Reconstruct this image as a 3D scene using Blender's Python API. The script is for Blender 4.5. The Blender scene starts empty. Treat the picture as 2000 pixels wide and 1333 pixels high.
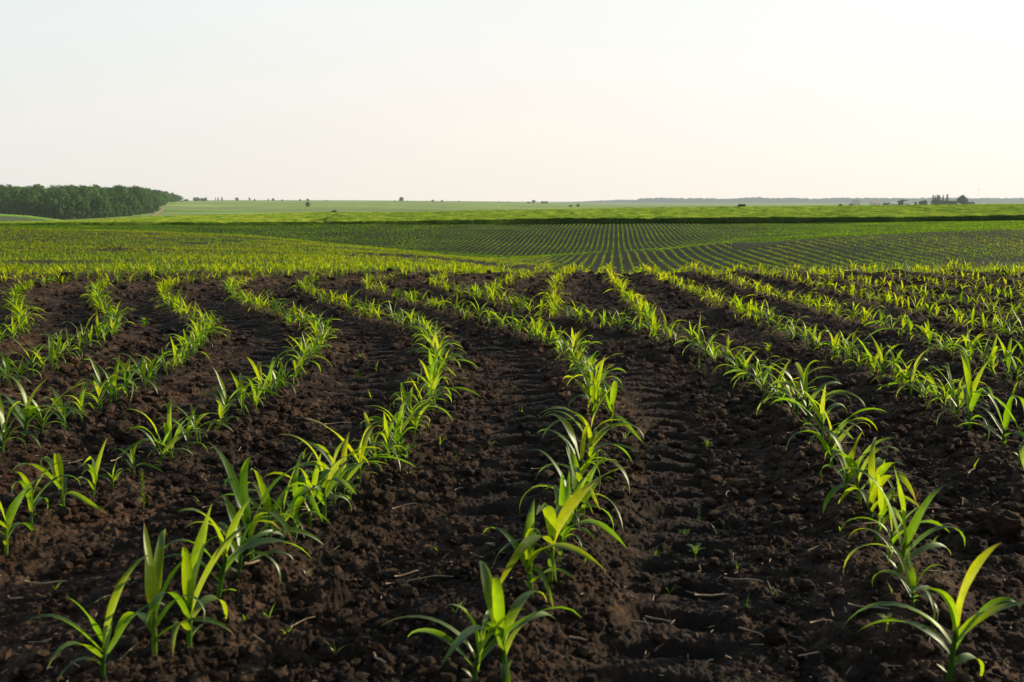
import bpy, math, random
import numpy as np
random.seed(7); RNG = np.random.default_rng(7)
R = math.radians
sc = bpy.context.scene
col = sc.collection

# ------------------------------------------------------------------ camera model
F = 1944.4; CX, CY = 1000.0, 666.5; HY = 395.0; CH = 0.95
P = math.atan((CY - HY) / F)
def tan_down(y):
    return np.tan(P + np.arctan((np.asarray(y, float) - CY) / F))
def z_at(y, Y):                       # height of a point at forward distance Y seen under elevation row y
    return CH - np.asarray(Y, float) * tan_down(y)
def flat(x, y):                       # where a sight line meets the level part of the field
    dy = y - CY
    dn = F * math.sin(P) + dy * math.cos(P); fw = F * math.cos(P) - dy * math.sin(P)
    k = CH / dn
    return ((x - CX) * k, fw * k)

# ------------------------------------------------------------------ numpy noise
def _h(ix, iy, s):
    n = (ix.astype(np.int64) * 374761393 + iy.astype(np.int64) * 668265263 + s * 974711) & 0x7fffffff
    n = ((n ^ (n >> 13)) * 1274126177) & 0x7fffffff
    n = ((n ^ (n >> 15)) * 2246822519) & 0x7fffffff
    return (n ^ (n >> 16)) / 2147483648.0
def vnoise(x, y, s=0):
    ix = np.floor(x); iy = np.floor(y); fx = x - ix; fy = y - iy
    ix = ix.astype(np.int64); iy = iy.astype(np.int64)
    def g(a, b, dx, dy):
        t = _h(a, b, s) * 6.2831853
        return np.cos(t) * dx + np.sin(t) * dy
    u = fx * fx * fx * (fx * (fx * 6 - 15) + 10); v = fy * fy * fy * (fy * (fy * 6 - 15) + 10)
    n00 = g(ix, iy, fx, fy); n10 = g(ix + 1, iy, fx - 1, fy)
    n01 = g(ix, iy + 1, fx, fy - 1); n11 = g(ix + 1, iy + 1, fx - 1, fy - 1)
    return (n00 * (1 - u) + n10 * u) * (1 - v) + (n01 * (1 - u) + n11 * u) * v
def fbm(x, y, o=4, s=0):
    t = 0; a = 1; f = 1
    for k in range(o):
        t = t + a * vnoise(x * f + 13.7 * k, y * f - 7.1 * k, s + k); a *= .5; f *= 2.03
    return t
def clods(x, y, cell, rmin, rmax, prob, s, flatn=.7):
    out = np.zeros_like(x)
    cx = np.floor(x / cell).astype(np.int64); cy = np.floor(y / cell).astype(np.int64)
    for i in (-1, 0, 1):
        for j in (-1, 0, 1):
            ax = cx + i; ay = cy + j
            px = (ax + _h(ax, ay, s)) * cell; py = (ay + _h(ax, ay, s + 1)) * cell
            q = _h(ax, ay, s + 2); r = rmin + (rmax - rmin) * q * q
            on = _h(ax, ay, s + 3) < prob
            e = .65 + .7 * _h(ax, ay, s + 4); th = _h(ax, ay, s + 5) * 3.14159
            dx = x - px; dy = y - py
            a = (dx * np.cos(th) + dy * np.sin(th)) / (r * e); b = (-dx * np.sin(th) + dy * np.cos(th)) / r
            d2 = a * a + b * b
            h = np.clip(1 - d2, 0, 1) ** .42 * r * flatn * (1 + .55 * a * np.cos(q * 40) + .45 * b * np.sin(q * 40))
            out = np.maximum(out, np.where(on, h, 0))
    return out

# ------------------------------------------------------------------ terrain tables
def make_table(cols, Ys, smooth_y, y0, y1, n):
    xs = np.array(sorted(cols)); YY = np.geomspace(y0, y1, n)
    Z = np.zeros((len(xs), n))
    for i, x in enumerate(xs):
        c = cols[x]
        if isinstance(c, dict): yy = np.array(list(c.keys()), float); yv = np.array(list(c.values()), float)
        else: yy = np.array(Ys, float); yv = np.array(c, float)
        Z[i] = np.interp(YY, yy, z_at(yv, yy))
    xg = np.linspace(xs[0], xs[-1], 131)
    G = np.array([np.interp(xg, xs, Z[:, j]) for j in range(n)]).T
    def sm(A, k, ax):
        w = np.hanning(2 * k + 1); w /= w.sum()
        A = np.moveaxis(A, ax, -1)
        Pd = np.pad(A, [(0, 0)] * (A.ndim - 1) + [(k, k)], mode='edge')
        o = sum(w[q] * Pd[..., q:q + A.shape[-1]] for q in range(2 * k + 1))
        return np.moveaxis(o, -1, ax)
    G = sm(G, smooth_y, 1); G = sm(G, 5, 0)
    return xg, np.log(YY), G
def sample(tab, X, Y):
    xg, ly, G = tab
    X = np.asarray(X, float); Y = np.asarray(Y, float)
    az = np.arctan2(X, Y); r = np.hypot(X, Y); lim = math.atan(.64)
    azc = np.clip(az, -lim, lim)
    xi = 1000 + 1950 * np.tan(azc); Ye = np.maximum(r * np.cos(azc), .01)
    a = np.clip((xi - xg[0]) / (xg[1] - xg[0]), 0, len(xg) - 1.001)
    b = np.clip((np.log(Ye) - ly[0]) / (ly[1] - ly[0]), 0, len(ly) - 1.001)
    i = a.astype(int); j = b.astype(int); fa = a - i; fb = b - j
    return (G[i, j] * (1 - fa) + G[i + 1, j] * fa) * (1 - fb) + (G[i, j + 1] * (1 - fa) + G[i + 1, j + 1] * fa) * fb
def F0(Y):       # row seen for level ground
    return CY + F * math.tan(math.atan(CH / Y) - P)
near = {5: F0(5), 9: F0(9), 12: F0(12), 12.8: F0(12.8)}
def C(**k): return None
raw = {
 -300: {14: 538, 20: 528, 30: 512, 45: 492, 65: 470, 85: 453, 100: 446, 120: 450, 150: 445, 182: 441},
 0: {14: 538, 20: 528, 30: 512, 45: 492, 65: 470, 85: 453, 100: 446, 120: 450, 150: 445, 182: 441},
 250: {14: 537, 20: 527, 30: 512, 45: 493, 65: 472, 85: 457, 100: 451, 120: 457, 145: 451, 182: 441},
 500: {14: 535, 20: 526, 30: 512, 45: 495, 65: 479, 85: 467, 100: 461, 120: 470, 140: 463, 160: 449, 182: 440},
 750: {14: 533, 20: 524, 30: 514, 45: 505, 60: 497, 80: 488, 90: 485, 105: 491, 120: 489, 140: 469, 160: 450, 182: 438},
 900: {14: 533, 20: 530, 30: 522, 45: 514, 60: 508, 80: 502, 100: 507, 120: 493, 140: 468, 160: 450, 182: 438},
 1000: {13: 536, 14: 543, 17: 556, 20: 560, 30: 550, 45: 530, 60: 519, 75: 513, 95: 507, 108: 503, 118: 504, 135: 480, 155: 455, 182: 438},
 1200: {12.9: 537, 14: 547, 16: 562, 20: 577, 30: 575, 45: 556, 60: 534, 72: 520, 85: 506, 98: 491, 110: 495, 135: 478, 155: 452, 182: 437},
 1400: {13: 537, 14: 545, 17: 560, 25: 566, 42: 550, 54: 529, 65: 510, 76: 492, 86: 475, 99: 482, 124: 468, 158: 448, 182: 437},
 1600: {13: 536, 14: 541, 17: 552, 20: 558, 30: 554, 42: 537, 50: 521, 62: 491, 74: 463, 90: 470, 120: 459, 150: 447, 182: 436},
 1800: {13.5: 533, 15: 538, 17: 546, 20: 552, 30: 550, 40: 533, 47: 518, 59: 485, 71: 454, 87: 460, 120: 449, 150: 441, 182: 434},
 2000: {14: 530, 16: 537, 20: 549, 30: 545, 38: 530, 45: 514, 57: 480, 69: 447, 85: 452, 120: 443, 150: 437, 182: 431},
 2300: {14: 530, 16: 537, 20: 549, 34: 536, 46: 516, 62: 490, 80: 465, 98: 447, 112: 451, 138: 442, 162: 435, 182: 431},
}
soil_cols = {k: dict(sorted({**near, **v, 220: 440}.items())) for k, v in raw.items()}
TS = make_table(soil_cols, None, 4, 5, 220, 320)
wy = (150, 180, 260, 400, 470)
TW = make_table({-300: (435, 436, 435, 433, 440), 0: (435, 436, 435, 433, 440), 140: (435, 435, 434, 432, 440), 270: (435, 435, 430, 424, 434),
  340: (435, 435, 430, 421, 432), 500: (434, 434, 428, 418, 430), 620: (433, 434, 427, 414, 426), 740: (433, 432, 426, 415, 425),
  1000: (430, 428, 423, 410, 420), 1300: (427, 426, 421, 405, 416), 1600: (426, 425, 419, 402, 414), 1800: (426, 424, 416, 400, 412),
  2000: (422, 420, 413, 398, 411), 2300: (421, 419, 412, 397, 410)}, wy, 3, 150, 470, 160)
py = (170, 430, 620, 800, 1000, 1300, 1700, 2200, 3000, 4200, 9000)
pc = {-300: (462, 446, 432, 414, 403, 398, 394, 395, 396, 396, 394), 0: (462, 446, 431, 414, 403, 398, 394, 395, 396, 396, 394),
 140: (462, 446, 431, 415, 403, 398, 394, 395, 396, 396, 394), 260: (462, 440, 428, 414, 404, 397, 393, 394, 396, 396, 394),
 320: (462, 433, 426, 417, 407, 396, 392, 394, 396, 396, 394), 400: (462, 431, 425, 417, 408, 399, 393.5, 391, 394, 395, 394),
 700: (462, 429, 423, 416, 409, 401, 395, 391.5, 394, 395, 394), 1000: (462, 426, 420, 414, 409, 403, 398, 394, 395, 396, 394),
 1100: (462, 424, 418, 413, 409, 405, 401, 398, 397, 397, 394), 1300: (462, 422, 415, 411, 408, 405, 402.5, 400.5, 398.5, 397.5, 394),
 1600: (462, 418, 411, 406, 404, 402.5, 401, 400, 398, 397, 394), 2000: (462, 414, 406, 402, 401, 400, 399.5, 399, 398, 397, 394),
 2300: (462, 414, 406, 402, 401, 400, 399.5, 399, 398, 397, 394)}
TP = make_table(pc, py, 3, 170, 9000, 260)

# ------------------------------------------------------------------ rows of the crop, as plan curves X(Y)
def trace(pts, up=0):
    q = sorted([flat(x, y) for x, y in pts], key=lambda a: a[1])
    X = np.array([a[0] for a in q]); Y = np.array([a[1] for a in q])
    yy = np.arange(Y[0], Y[-1] + .01, .05); xx = np.interp(yy, Y, X)
    w = np.hanning(11); w /= w.sum(); xx = np.convolve(np.pad(xx, 5, mode='reflect', reflect_type='odd'), w, 'valid')
    return yy, xx
A_ = trace([(140, 1470), (215, 1385), (305, 1330), (429, 1219), (495, 1149), (560, 1095), (635, 1045), (745, 945), (790, 885), (825, 850), (845, 800), (856, 760), (852, 725), (842, 695), (825, 668), (795, 655), (760, 644), (725, 634), (687, 622), (650, 609), (620, 597), (598, 584), (590, 573), (610, 562), (690, 547), (790, 537), (880, 531)])
B_ = trace([(960, 1450), (990, 1345), (1045, 1210), (1080, 1160), (1110, 1090), (1128, 1010), (1142, 950), (1158, 880), (1163, 820), (1150, 775), (1130, 745), (1112, 722), (1095, 710), (1075, 694), (1050, 680), (1020, 667), (980, 654), (922, 640), (880, 626), (825, 610), (780, 599), (737, 587), (714, 573), (735, 560), (815, 547), (900, 538), (960, 532)])
C_ = trace([(1930, 1470), (1850, 1345), (1785, 1240), (1740, 1160), (1692, 1044), (1655, 985), (1615, 925), (1560, 850), (1520, 808), (1475, 780), (1425, 737), (1362, 702), (1312, 688), (1270, 672), (1225, 660), (1175, 650), (1130, 641), (1085, 633), (1040, 624), (1000, 614), (950, 604), (905, 592), (862, 578), (842, 564), (880, 552), (940, 542), (1010, 534)])
E1 = trace([(952, 600), (958, 588), (978, 573), (1005, 560), (1040, 548), (1085, 535)])
E2 = trace([(1085, 628), (1081, 605), (1081, 582), (1088, 562), (1103, 547), (1150, 534)])
E3 = trace([(1275, 662), (1252, 630), (1222, 598), (1202, 575), (1190, 555), (1188, 535)])
F_ = trace([(2200, 1120), (2060, 985), (1958, 905), (1892, 862), (1830, 815), (1755, 777), (1690, 748), (1646, 727), (1610, 703), (1550, 678), (1505, 657), (1460, 635), (1418, 618), (1375, 600), (1337, 582), (1287, 556), (1252, 536)])
G_ = trace([(2300, 880), (2100, 802), (2000, 768), (1961, 755), (1910, 738), (1880, 722), (1820, 698), (1775, 677), (1724, 660), (1655, 639), (1610, 624), (1550, 606), (1520, 597), (1460, 576), (1400, 556), (1335, 536)])
H_ = trace([(2300, 770), (2120, 715), (2000, 684), (1946, 668), (1850, 643), (1775, 621), (1700, 600), (1640, 585), (1550, 562), (1490, 545), (1430, 535)])
YJ = 13.2; SLOPE = .103
def extend(tr, y0=.4):
    yy, xx = tr
    Y = np.concatenate([[y0], yy]) if y0 < yy[0] else yy
    X = np.concatenate([[xx[0] - (xx[5] - xx[0]) / (yy[5] - yy[0]) * (yy[0] - y0) * .3], xx]) if y0 < yy[0] else xx
    return Y, X
rows = []   # (name, Y array, X array, y start)
def far_join(Y, X):
    # carry a row on towards the far slope with the common heading
    m = Y <= YJ; Y = Y[m]; X = X[m]; return Y, X
rA = extend(A_); rB = extend(B_); rC = extend(C_); rF = extend(F_); rG = extend(G_); rH = extend(H_)
rows.append(('A', *far_join(*rA))); rows.append(('B', *far_join(*rB))); rows.append(('C', *far_join(*rC)))
rows.append(('E1', *far_join(*E1))); rows.append(('E2', *far_join(*E2))); rows.append(('E3', *far_join(*E3)))
rows.append(('F', *far_join(*rF))); rows.append(('G', *far_join(*rG))); rows.append(('H', *far_join(*rH)))
for k in range(1, 22):
    Y, X = far_join(*rA); rows.append(('L%d' % k, Y, X - .70 * k + .03 * math.sin(k * 5.1) + .03 * np.sin(Y * .9 + k * 2.1)))
for k in range(1, 16):
    Y, X = far_join(*rH); rows.append(('Q%d' % k, Y, X + .70 * k + .03 * math.sin(k * 3.3) + .03 * np.sin(Y * .9 + k * 1.7)))
def ext_far(Y, X, k=0):
    x1 = X[-1]
    Yf = np.arange(YJ, 190, 1.0)
    s0 = (X[-1] - X[-8]) / (Y[-1] - Y[-8] + 1e-6)
    s0 = max(-.3, min(.45, s0))
    t = Yf - YJ
    Xf = x1 + SLOPE * t + (s0 - SLOPE) * 5 * (1 - np.exp(-t / 5))
    return Yf, Xf
far_start = sorted([(float(ext_far(r[1], r[2])[1][60]), r) for r in rows], key=lambda a: a[0])

def ridge_info(X, Y):
    """distance to the nearest crop row (plan) for near ground"""
    d = np.full(X.shape, 9.0)
    for nm, ry, rx in rows:
        g = np.gradient(rx, ry)
        xr = np.interp(Y, ry, rx); c = 1 / np.sqrt(1 + np.interp(Y, ry, g) ** 2)
        dd = np.abs(X - xr) * c
        if ry[0] > 2: dd = np.where(Y < ry[0] - .05, 9, dd)
        d = np.minimum(d, dd)
    return d
LANES = [  # wheel tracks: centre = blend of two rows, y range, half width
 (rB, rC, .36, 1.2, 6.9, .17), (rA, rB, .60, 2.6, 7.2, .19), ((rA[0], rA[1] - .7), rA, .55, 3.0, 9.0, .16), ((rA[0], rA[1] - 1.4), (rA[0], rA[1] - .7), .5, 2.5, 9.6, .17),
 ((rA[0], rA[1] - 2.1), (rA[0], rA[1] - 1.4), .62, 4, 9.0, .14), (rG, rH, .5, 3, 11, .15)]
def track_info(X, Y):
    w = np.zeros(X.shape); bar = np.zeros(X.shape)
    for (a, b, f, y0, y1, hw) in LANES:
        ya = np.arange(.5, 13, .05)
        xc = np.interp(ya, a[0], a[1]) * (1 - f) + np.interp(ya, b[0], b[1]) * f
        g = np.gradient(xc, ya); s = np.concatenate([[0], np.cumsum(np.hypot(np.diff(xc), np.diff(ya)))])
        c = 1 / np.sqrt(1 + np.interp(Y, ya, g) ** 2)
        lat = (X - np.interp(Y, ya, xc)) * c + .02 * vnoise(X * 3, Y * 3, 91)
        al = np.interp(Y, ya, s)
        m = np.clip((hw * .85 - np.abs(lat)) / .07, 0, 1) * np.clip(.9 + 1.3 * vnoise(X * 1.7, Y * 1.7, 93), .3, 1) * np.clip((Y - y0) / .4, 0, 1) * np.clip((y1 - Y) / .8, 0, 1)
        side = np.sign(lat)
        ph = al / .17 + np.abs(lat) * 1.9 + .30 * vnoise(X * 5, Y * 5, 17)
        ph = ph - np.floor(ph)
        bb = np.clip(np.minimum(ph, 1 - ph) * 2 * 3.2 - .75, 0, 1)   # lugs leave ribs between
        bar = np.where(m > w, bb, bar); w = np.maximum(w, m)
    return w, bar
def macro(X, Y):
    """large scale shape shared by the soil and everything standing on it"""
    z = sample(TS, X, Y)
    r = np.hypot(X, Y)
    und = .03 * vnoise(X * .35, Y * .35, 5) + np.clip((r - 15) / 20, 0, 1) * (.12 * vnoise(X * .09, Y * .09, 8) + .05 * vnoise(X * .4, Y * .4, 9)) 
    return z + und
def mid_relief(X, Y):
    d = ridge_info(X, Y); w, bar = track_info(X, Y)
    z = .050 * np.exp(-(d / .16) ** 2) + .028 * vnoise(X * 2.1, Y * 1.6, 31) + .020 * vnoise(X * 6, Y * 5, 32)
    z = z - .048 * w + .046 * bar * w
    return z, w, d
def ground(X, Y):
    X = np.atleast_1d(np.asarray(X, float)); Y = np.atleast_1d(np.asarray(Y, float))
    z = macro(X, Y)
    m = Y < 13.2
    if m.any():
        r = mid_relief(X[m], Y[m])[0]; z = z.copy(); z[m] += r
    return z

# ------------------------------------------------------------------ mesh helpers
def mesh_np(name, V, Q, mat=None, uv=None, attrs=None, smooth=True, parent=None, link=True):
    V = np.asarray(V, np.float32); Q = np.asarray(Q, np.int32)
    me = bpy.data.meshes.new(name)
    me.vertices.add(len(V)); me.vertices.foreach_set('co', V.ravel())
    n = Q.shape[1]
    me.loops.add(Q.size); me.loops.foreach_set('vertex_index', Q.ravel())
    me.polygons.add(len(Q)); me.polygons.foreach_set('loop_start', np.arange(0, Q.size, n, dtype=np.int32))
    me.polygons.foreach_set('loop_total', np.full(len(Q), n, np.int32))
    me.update(calc_edges=True)
    me.polygons.foreach_set('use_smooth', np.full(len(Q), smooth, bool))
    if uv is not None:
        l = me.uv_layers.new(name='UVMap'); l.data.foreach_set('uv', np.asarray(uv, np.float32)[Q.ravel()].ravel())
    for k, a in (attrs or {}).items():
        at = me.attributes.new(k, 'FLOAT', 'POINT'); at.data.foreach_set('value', np.asarray(a, np.float32))
    if mat: me.materials.append(mat)
    if not link: return me
    o = bpy.data.objects.new(name, me); col.objects.link(o)
    if parent: o.parent = parent
    return o
def tag(o, label=None, cat=None, group=None, kind=None):
    if label: o['label'] = label
    if cat: o['category'] = cat
    if group: o['group'] = group
    if kind: o['kind'] = kind
    return o
def empty(name, loc, rz=0):
    o = bpy.data.objects.new(name, None); col.objects.link(o); o.location = loc; o.rotation_euler = (0, 0, rz); o.empty_display_size = .1
    return o
def grid_quads(nr, nc, wrap=False):
    i = np.arange(nr - 1)[:, None]; j = np.arange(nc if wrap else nc - 1)[None, :]
    j2 = (j + 1) % nc
    a = i * nc + j; b = i * nc + j2; c = (i + 1) * nc + j2; d = (i + 1) * nc + j
    return np.stack([a + 0 * b, b, c, d], -1).reshape(-1, 4)[:, ::-1]

# ------------------------------------------------------------------ materials
def newmat(name):
    m = bpy.data.materials.new(name); m.use_nodes = True; nt = m.node_tree; nt.nodes.clear()
    out = nt.nodes.new('ShaderNodeOutputMaterial')
    return m, nt, out
class N:
    def __init__(s, nt): s.nt = nt
    def n(s, t, **k):
        o = s.nt.nodes.new(t)
        for a, v in k.items():
            if a.startswith('i_'): o.inputs[a[2:].replace('_', ' ')].default_value = v
            else: setattr(o, a, v)
        return o
    def l(s, a, b): s.nt.links.new(a, b)
    def noise(s, vec, scale, detail=4, rough=.55, dist=0):
        o = s.n('ShaderNodeTexNoise'); o.inputs['Scale'].default_value = scale; o.inputs['Detail'].default_value = detail
        o.inputs['Roughness'].default_value = rough; o.inputs['Distortion'].default_value = dist
        if vec is not None: s.l(vec, o.inputs['Vector'])
        return o.outputs['Fac']
    def ramp(s, fac, stops):
        o = s.n('ShaderNodeValToRGB'); e = o.color_ramp.elements
        while len(e) < len(stops): e.new(.5)
        for q, (p, c) in zip(e, stops): q.position = p; q.color = (*c, 1) if len(c) == 3 else c
        s.l(fac, o.inputs['Fac']); return o.outputs['Color']
    def mix(s, f, a, b, mode='MIX'):
        o = s.n('ShaderNodeMix', data_type='RGBA', blend_type=mode)
        for v, i in ((f, 0), (a, 6), (b, 7)):
            if isinstance(v, (int, float)): o.inputs[i].default_value = v
            elif isinstance(v, tuple): o.inputs[i].default_value = (*v, 1)
            else: s.l(v, o.inputs[i])
        return o.outputs[2]
    def math(s, op, a, b=None, c=False):
        o = s.n('ShaderNodeMath', operation=op, use_clamp=c)
        for v, i in ((a, 0), (b, 1)):
            if v is None: continue
            if isinstance(v, (int, float)): o.inputs[i].default_value = v
            else: s.l(v, o.inputs[i])
        return o.outputs[0]
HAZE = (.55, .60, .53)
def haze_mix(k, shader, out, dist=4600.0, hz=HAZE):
    """aerial haze painted onto surfaces as emission, growing with distance from the world origin"""
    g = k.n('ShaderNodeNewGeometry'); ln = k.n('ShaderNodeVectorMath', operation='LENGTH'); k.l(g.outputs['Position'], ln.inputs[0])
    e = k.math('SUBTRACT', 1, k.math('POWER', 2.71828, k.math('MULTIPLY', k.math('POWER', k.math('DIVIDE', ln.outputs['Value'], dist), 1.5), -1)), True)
    em = k.n('ShaderNodeEmission'); em.inputs['Color'].default_value = (*hz, 1); em.inputs['Strength'].default_value = 1  # glowing surface colour stands in for hazy air
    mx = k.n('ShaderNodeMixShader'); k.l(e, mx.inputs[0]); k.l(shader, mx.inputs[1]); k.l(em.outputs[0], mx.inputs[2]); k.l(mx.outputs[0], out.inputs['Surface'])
def princ(k, colr, rough=.8, spec=.3):
    p = k.n('ShaderNodeBsdfPrincipled'); p.inputs['Roughness'].default_value = rough; p.inputs['Specular IOR Level'].default_value = spec
    if isinstance(colr, tuple): p.inputs['Base Color'].default_value = (*colr, 1)
    else: k.l(colr, p.inputs['Base Color'])
    return p
def bump(k, h, strength, dist, p):
    b = k.n('ShaderNodeBump'); b.inputs['Strength'].default_value = strength; b.inputs['Distance'].default_value = dist
    k.l(h, b.inputs['Height']); k.l(b.outputs[0], p.inputs['Normal'])

def mat_soil():
    m, nt, out = newmat('dark_soil'); k = N(nt)
    pos = k.n('ShaderNodeNewGeometry').outputs['Position']
    big = k.noise(pos, 1.3, 4); mid = k.noise(pos, 14, 6, .65); fine = k.noise(pos, 110, 5, .7)
    c1 = k.ramp(mid, [(.28, (.014, .0096, .0076)), (.5, (.046, .0315, .0232)), (.68, (.138, .098, .070))])
    c2 = k.ramp(fine, [(.3, (.5, .47, .45)), (.6, (1, 1, 1)), (.78, (1.9, 1.6, 1.35))])
    c = k.mix(1, c1, c2, 'MULTIPLY')
    red = k.ramp(k.math('MULTIPLY', k.noise(pos, 2.6, 3), k.noise(pos, 40, 4, .7)), [(.30, (0, 0, 0)), (.42, (1, 1, 1))])
    c = k.mix(k.math('MULTIPLY', red, .5), c, (.13, .058, .028))
    big2 = k.ramp(big, [(.35, (.72, .74, .8)), (.65, (1.25, 1.18, 1.08))])
    c = k.mix(1, c, big2, 'MULTIPLY')
    at = k.n('ShaderNodeAttribute', attribute_name='track')
    c = k.mix(k.math('MULTIPLY', at.outputs['Fac'], .55), c, (.026, .0215, .019))
    ln = k.n('ShaderNodeVectorMath', operation='LENGTH'); k.l(pos, ln.inputs[0])
    far_shade = k.ramp(k.math('DIVIDE', ln.outputs['Value'], 200), [(.06, (0, 0, 0)), (.28, (1, 1, 1))])
    c = k.mix(k.math('MULTIPLY', far_shade, .85), c, (.0080, .0115, .0045))  # far soil colour darkened for absent clod shadows, greenish for small weeds
    p = princ(k, c, .9, .10)
    rr = k.math('SUBTRACT', .9, k.math('MULTIPLY', at.outputs['Fac'], .08)); k.l(rr, p.inputs['Roughness'])
    h = k.math('ADD', k.math('MULTIPLY', k.noise(pos, 75, 8, .75), 1), k.math('MULTIPLY', fine, .5))
    bump(k, h, 1.0, .016, p)
    haze_mix(k, p.outputs[0], out)
    return m
def mat_leaf(name='maize_leaf', sheath=False, haze=False):
    m, nt, out = newmat(name); k = N(nt)
    uv = k.n('ShaderNodeUVMap', uv_map='UVMap'); sep = k.n('ShaderNodeSeparateXYZ'); k.l(uv.outputs[0], sep.inputs[0])
    tint = k.n('ShaderNodeAttribute', attribute_name='tint').outputs['Fac']
    rnd = k.n('ShaderNodeObjectInfo').outputs['Random']
    t = k.math('ADD', tint, k.math('MULTIPLY', k.math('SUBTRACT', rnd, .5), .5), True)
    pos = k.n('ShaderNodeNewGeometry').outputs['Position']
    d = k.ramp(t, [(0, (.014, .034, .008)), (.35, (.030, .085, .007)), (1, (.105, .150, .009))])
    tr = k.ramp(t, [(0, (.075, .15, .012)), (.35, (.26, .52, .006)), (1, (.68, .72, .008))])
    mot = k.ramp(k.noise(pos, 45, 4), [(.3, (.8, .8, .8)), (.7, (1.15, 1.12, 1.1))])
    d = k.mix(1, d, mot, 'MULTIPLY'); tr = k.mix(1, tr, mot, 'MULTIPLY')
    if not haze:
        ax = k.math('ABSOLUTE', k.math('SUBTRACT', sep.outputs[0], .5))
        rib = k.ramp(ax, [(.0, (1, 1, 1)), (.05, (.3, .3, .3)), (.09, (0, 0, 0))])
        d = k.mix(k.math('MULTIPLY', rib, .55), d, (.22, .32, .10)); tr = k.mix(k.math('MULTIPLY', rib, .5), tr, (.25, .45, .05))
        wv = k.n('ShaderNodeTexWave'); wv.inputs['Scale'].default_value = 7; wv.inputs['Distortion'].default_value = .5
        cmb = k.n('ShaderNodeCombineXYZ'); k.l(sep.outputs[0], cmb.inputs[0]); k.l(cmb.outputs[0], wv.inputs['Vector'])
        v = k.ramp(wv.outputs['Fac'], [(.3, (.84, .86, .84)), (.8, (1.08, 1.06, 1.05))])
        d = k.mix(1, d, v, 'MULTIPLY'); tr = k.mix(1, tr, v, 'MULTIPLY')
        # dry, straw coloured tips on some leaves
        tip = k.math('MULTIPLY', k.ramp(sep.outputs[1], [(.86, (0, 0, 0)), (.99, (1, 1, 1))]), k.ramp(rnd, [(.5, (0, 0, 0)), (.75, (1, 1, 1))]))
        d = k.mix(tip, d, (.30, .17, .07)); tr = k.mix(tip, tr, (.35, .17, .05))
    df = k.n('ShaderNodeBsdfDiffuse'); k.l(d, df.inputs[0])
    tl = k.n('ShaderNodeBsdfTranslucent'); k.l(tr, tl.inputs[0])
    m1 = k.n('ShaderNodeMixShader'); m1.inputs[0].default_value = .3 if sheath else .56; k.l(df.outputs[0], m1.inputs[1]); k.l(tl.outputs[0], m1.inputs[2])
    gl = k.n('ShaderNodeBsdfGlossy'); gl.inputs['Roughness'].default_value = .48; gl.inputs[0].default_value = (.75, .85, .8, 1)
    fr = k.n('ShaderNodeFresnel'); fr.inputs[0].default_value = 1.38
    m2 = k.n('ShaderNodeMixShader'); k.l(k.math('MINIMUM', k.math('MULTIPLY', fr.outputs[0], .10 if haze else .35), .03 if haze else .065), m2.inputs[0]); k.l(m1.outputs[0], m2.inputs[1]); k.l(gl.outputs[0], m2.inputs[2])
    if haze: haze_mix(k, m2.outputs[0], out)
    else: k.l(m2.outputs[0], out.inputs['Surface'])
    return m
def mat_foliage(name, c1, c2, tr, sc_=.25):
    m, nt, out = newmat(name); k = N(nt)
    pos = k.n('ShaderNodeNewGeometry').outputs['Position']
    tint = k.n('ShaderNodeAttribute', attribute_name='tint').outputs['Fac']
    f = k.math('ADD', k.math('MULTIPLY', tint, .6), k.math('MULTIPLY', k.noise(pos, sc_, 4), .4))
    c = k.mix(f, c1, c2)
    df = k.n('ShaderNodeBsdfDiffuse'); k.l(c, df.inputs[0]); tl = k.n('ShaderNodeBsdfTranslucent'); tl.inputs[0].default_value = (*tr, 1)
    m1 = k.n('ShaderNodeMixShader'); m1.inputs[0].default_value = .3; k.l(df.outputs[0], m1.inputs[1]); k.l(tl.outputs[0], m1.inputs[2])
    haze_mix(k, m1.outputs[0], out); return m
def mat_wheat():
    m, nt, out = newmat('green_wheat'); k = N(nt)
    pos = k.n('ShaderNodeNewGeometry').outputs['Position']
    sep = k.n('ShaderNodeSeparateXYZ'); k.l(pos, sep.inputs[0])
    ratio = k.math('DIVIDE', sep.outputs[0], sep.outputs[1])      # bearing splits two sowings
    mp = k.n('ShaderNodeMapping'); mp.inputs['Scale'].default_value = (.30, .10, 1); mp.inputs['Rotation'].default_value = (0, 0, .35); k.l(pos, mp.inputs[0])
    n1 = k.noise(mp.outputs[0], .9, 8, .72); n2 = k.noise(pos, 1.1, 5, .7)
    right = k.ramp(n1, [(.36, (.05, .12, .016)), (.5, (.22, .36, .036)), (.62, (.47, .55, .065))])
    left = k.ramp(n1, [(.36, (.08, .17, .02)), (.5, (.29, .43, .035)), (.62, (.56, .62, .085))])
    fac = k.ramp(k.math('ADD', ratio, .25), [(.045, (1, 1, 1)), (.055, (0, 0, 0))])
    c = k.mix(fac, right, left)
    c = k.mix(1, c, k.ramp(n2, [(.3, (.6, .62, .6)), (.7, (1.25, 1.2, 1.1))]), 'MULTIPLY')
    c = k.mix(k.n('ShaderNodeAttribute', attribute_name='bare_shade').outputs['Fac'], c, (.02, .05, .012))  # dark colour for tramline gaps and for painted shade on the front edge
    p = princ(k, c, 1, 0)
    bump(k, n2, 1, .8, p)
    haze_mix(k, p.outputs[0], out); return m
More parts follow.
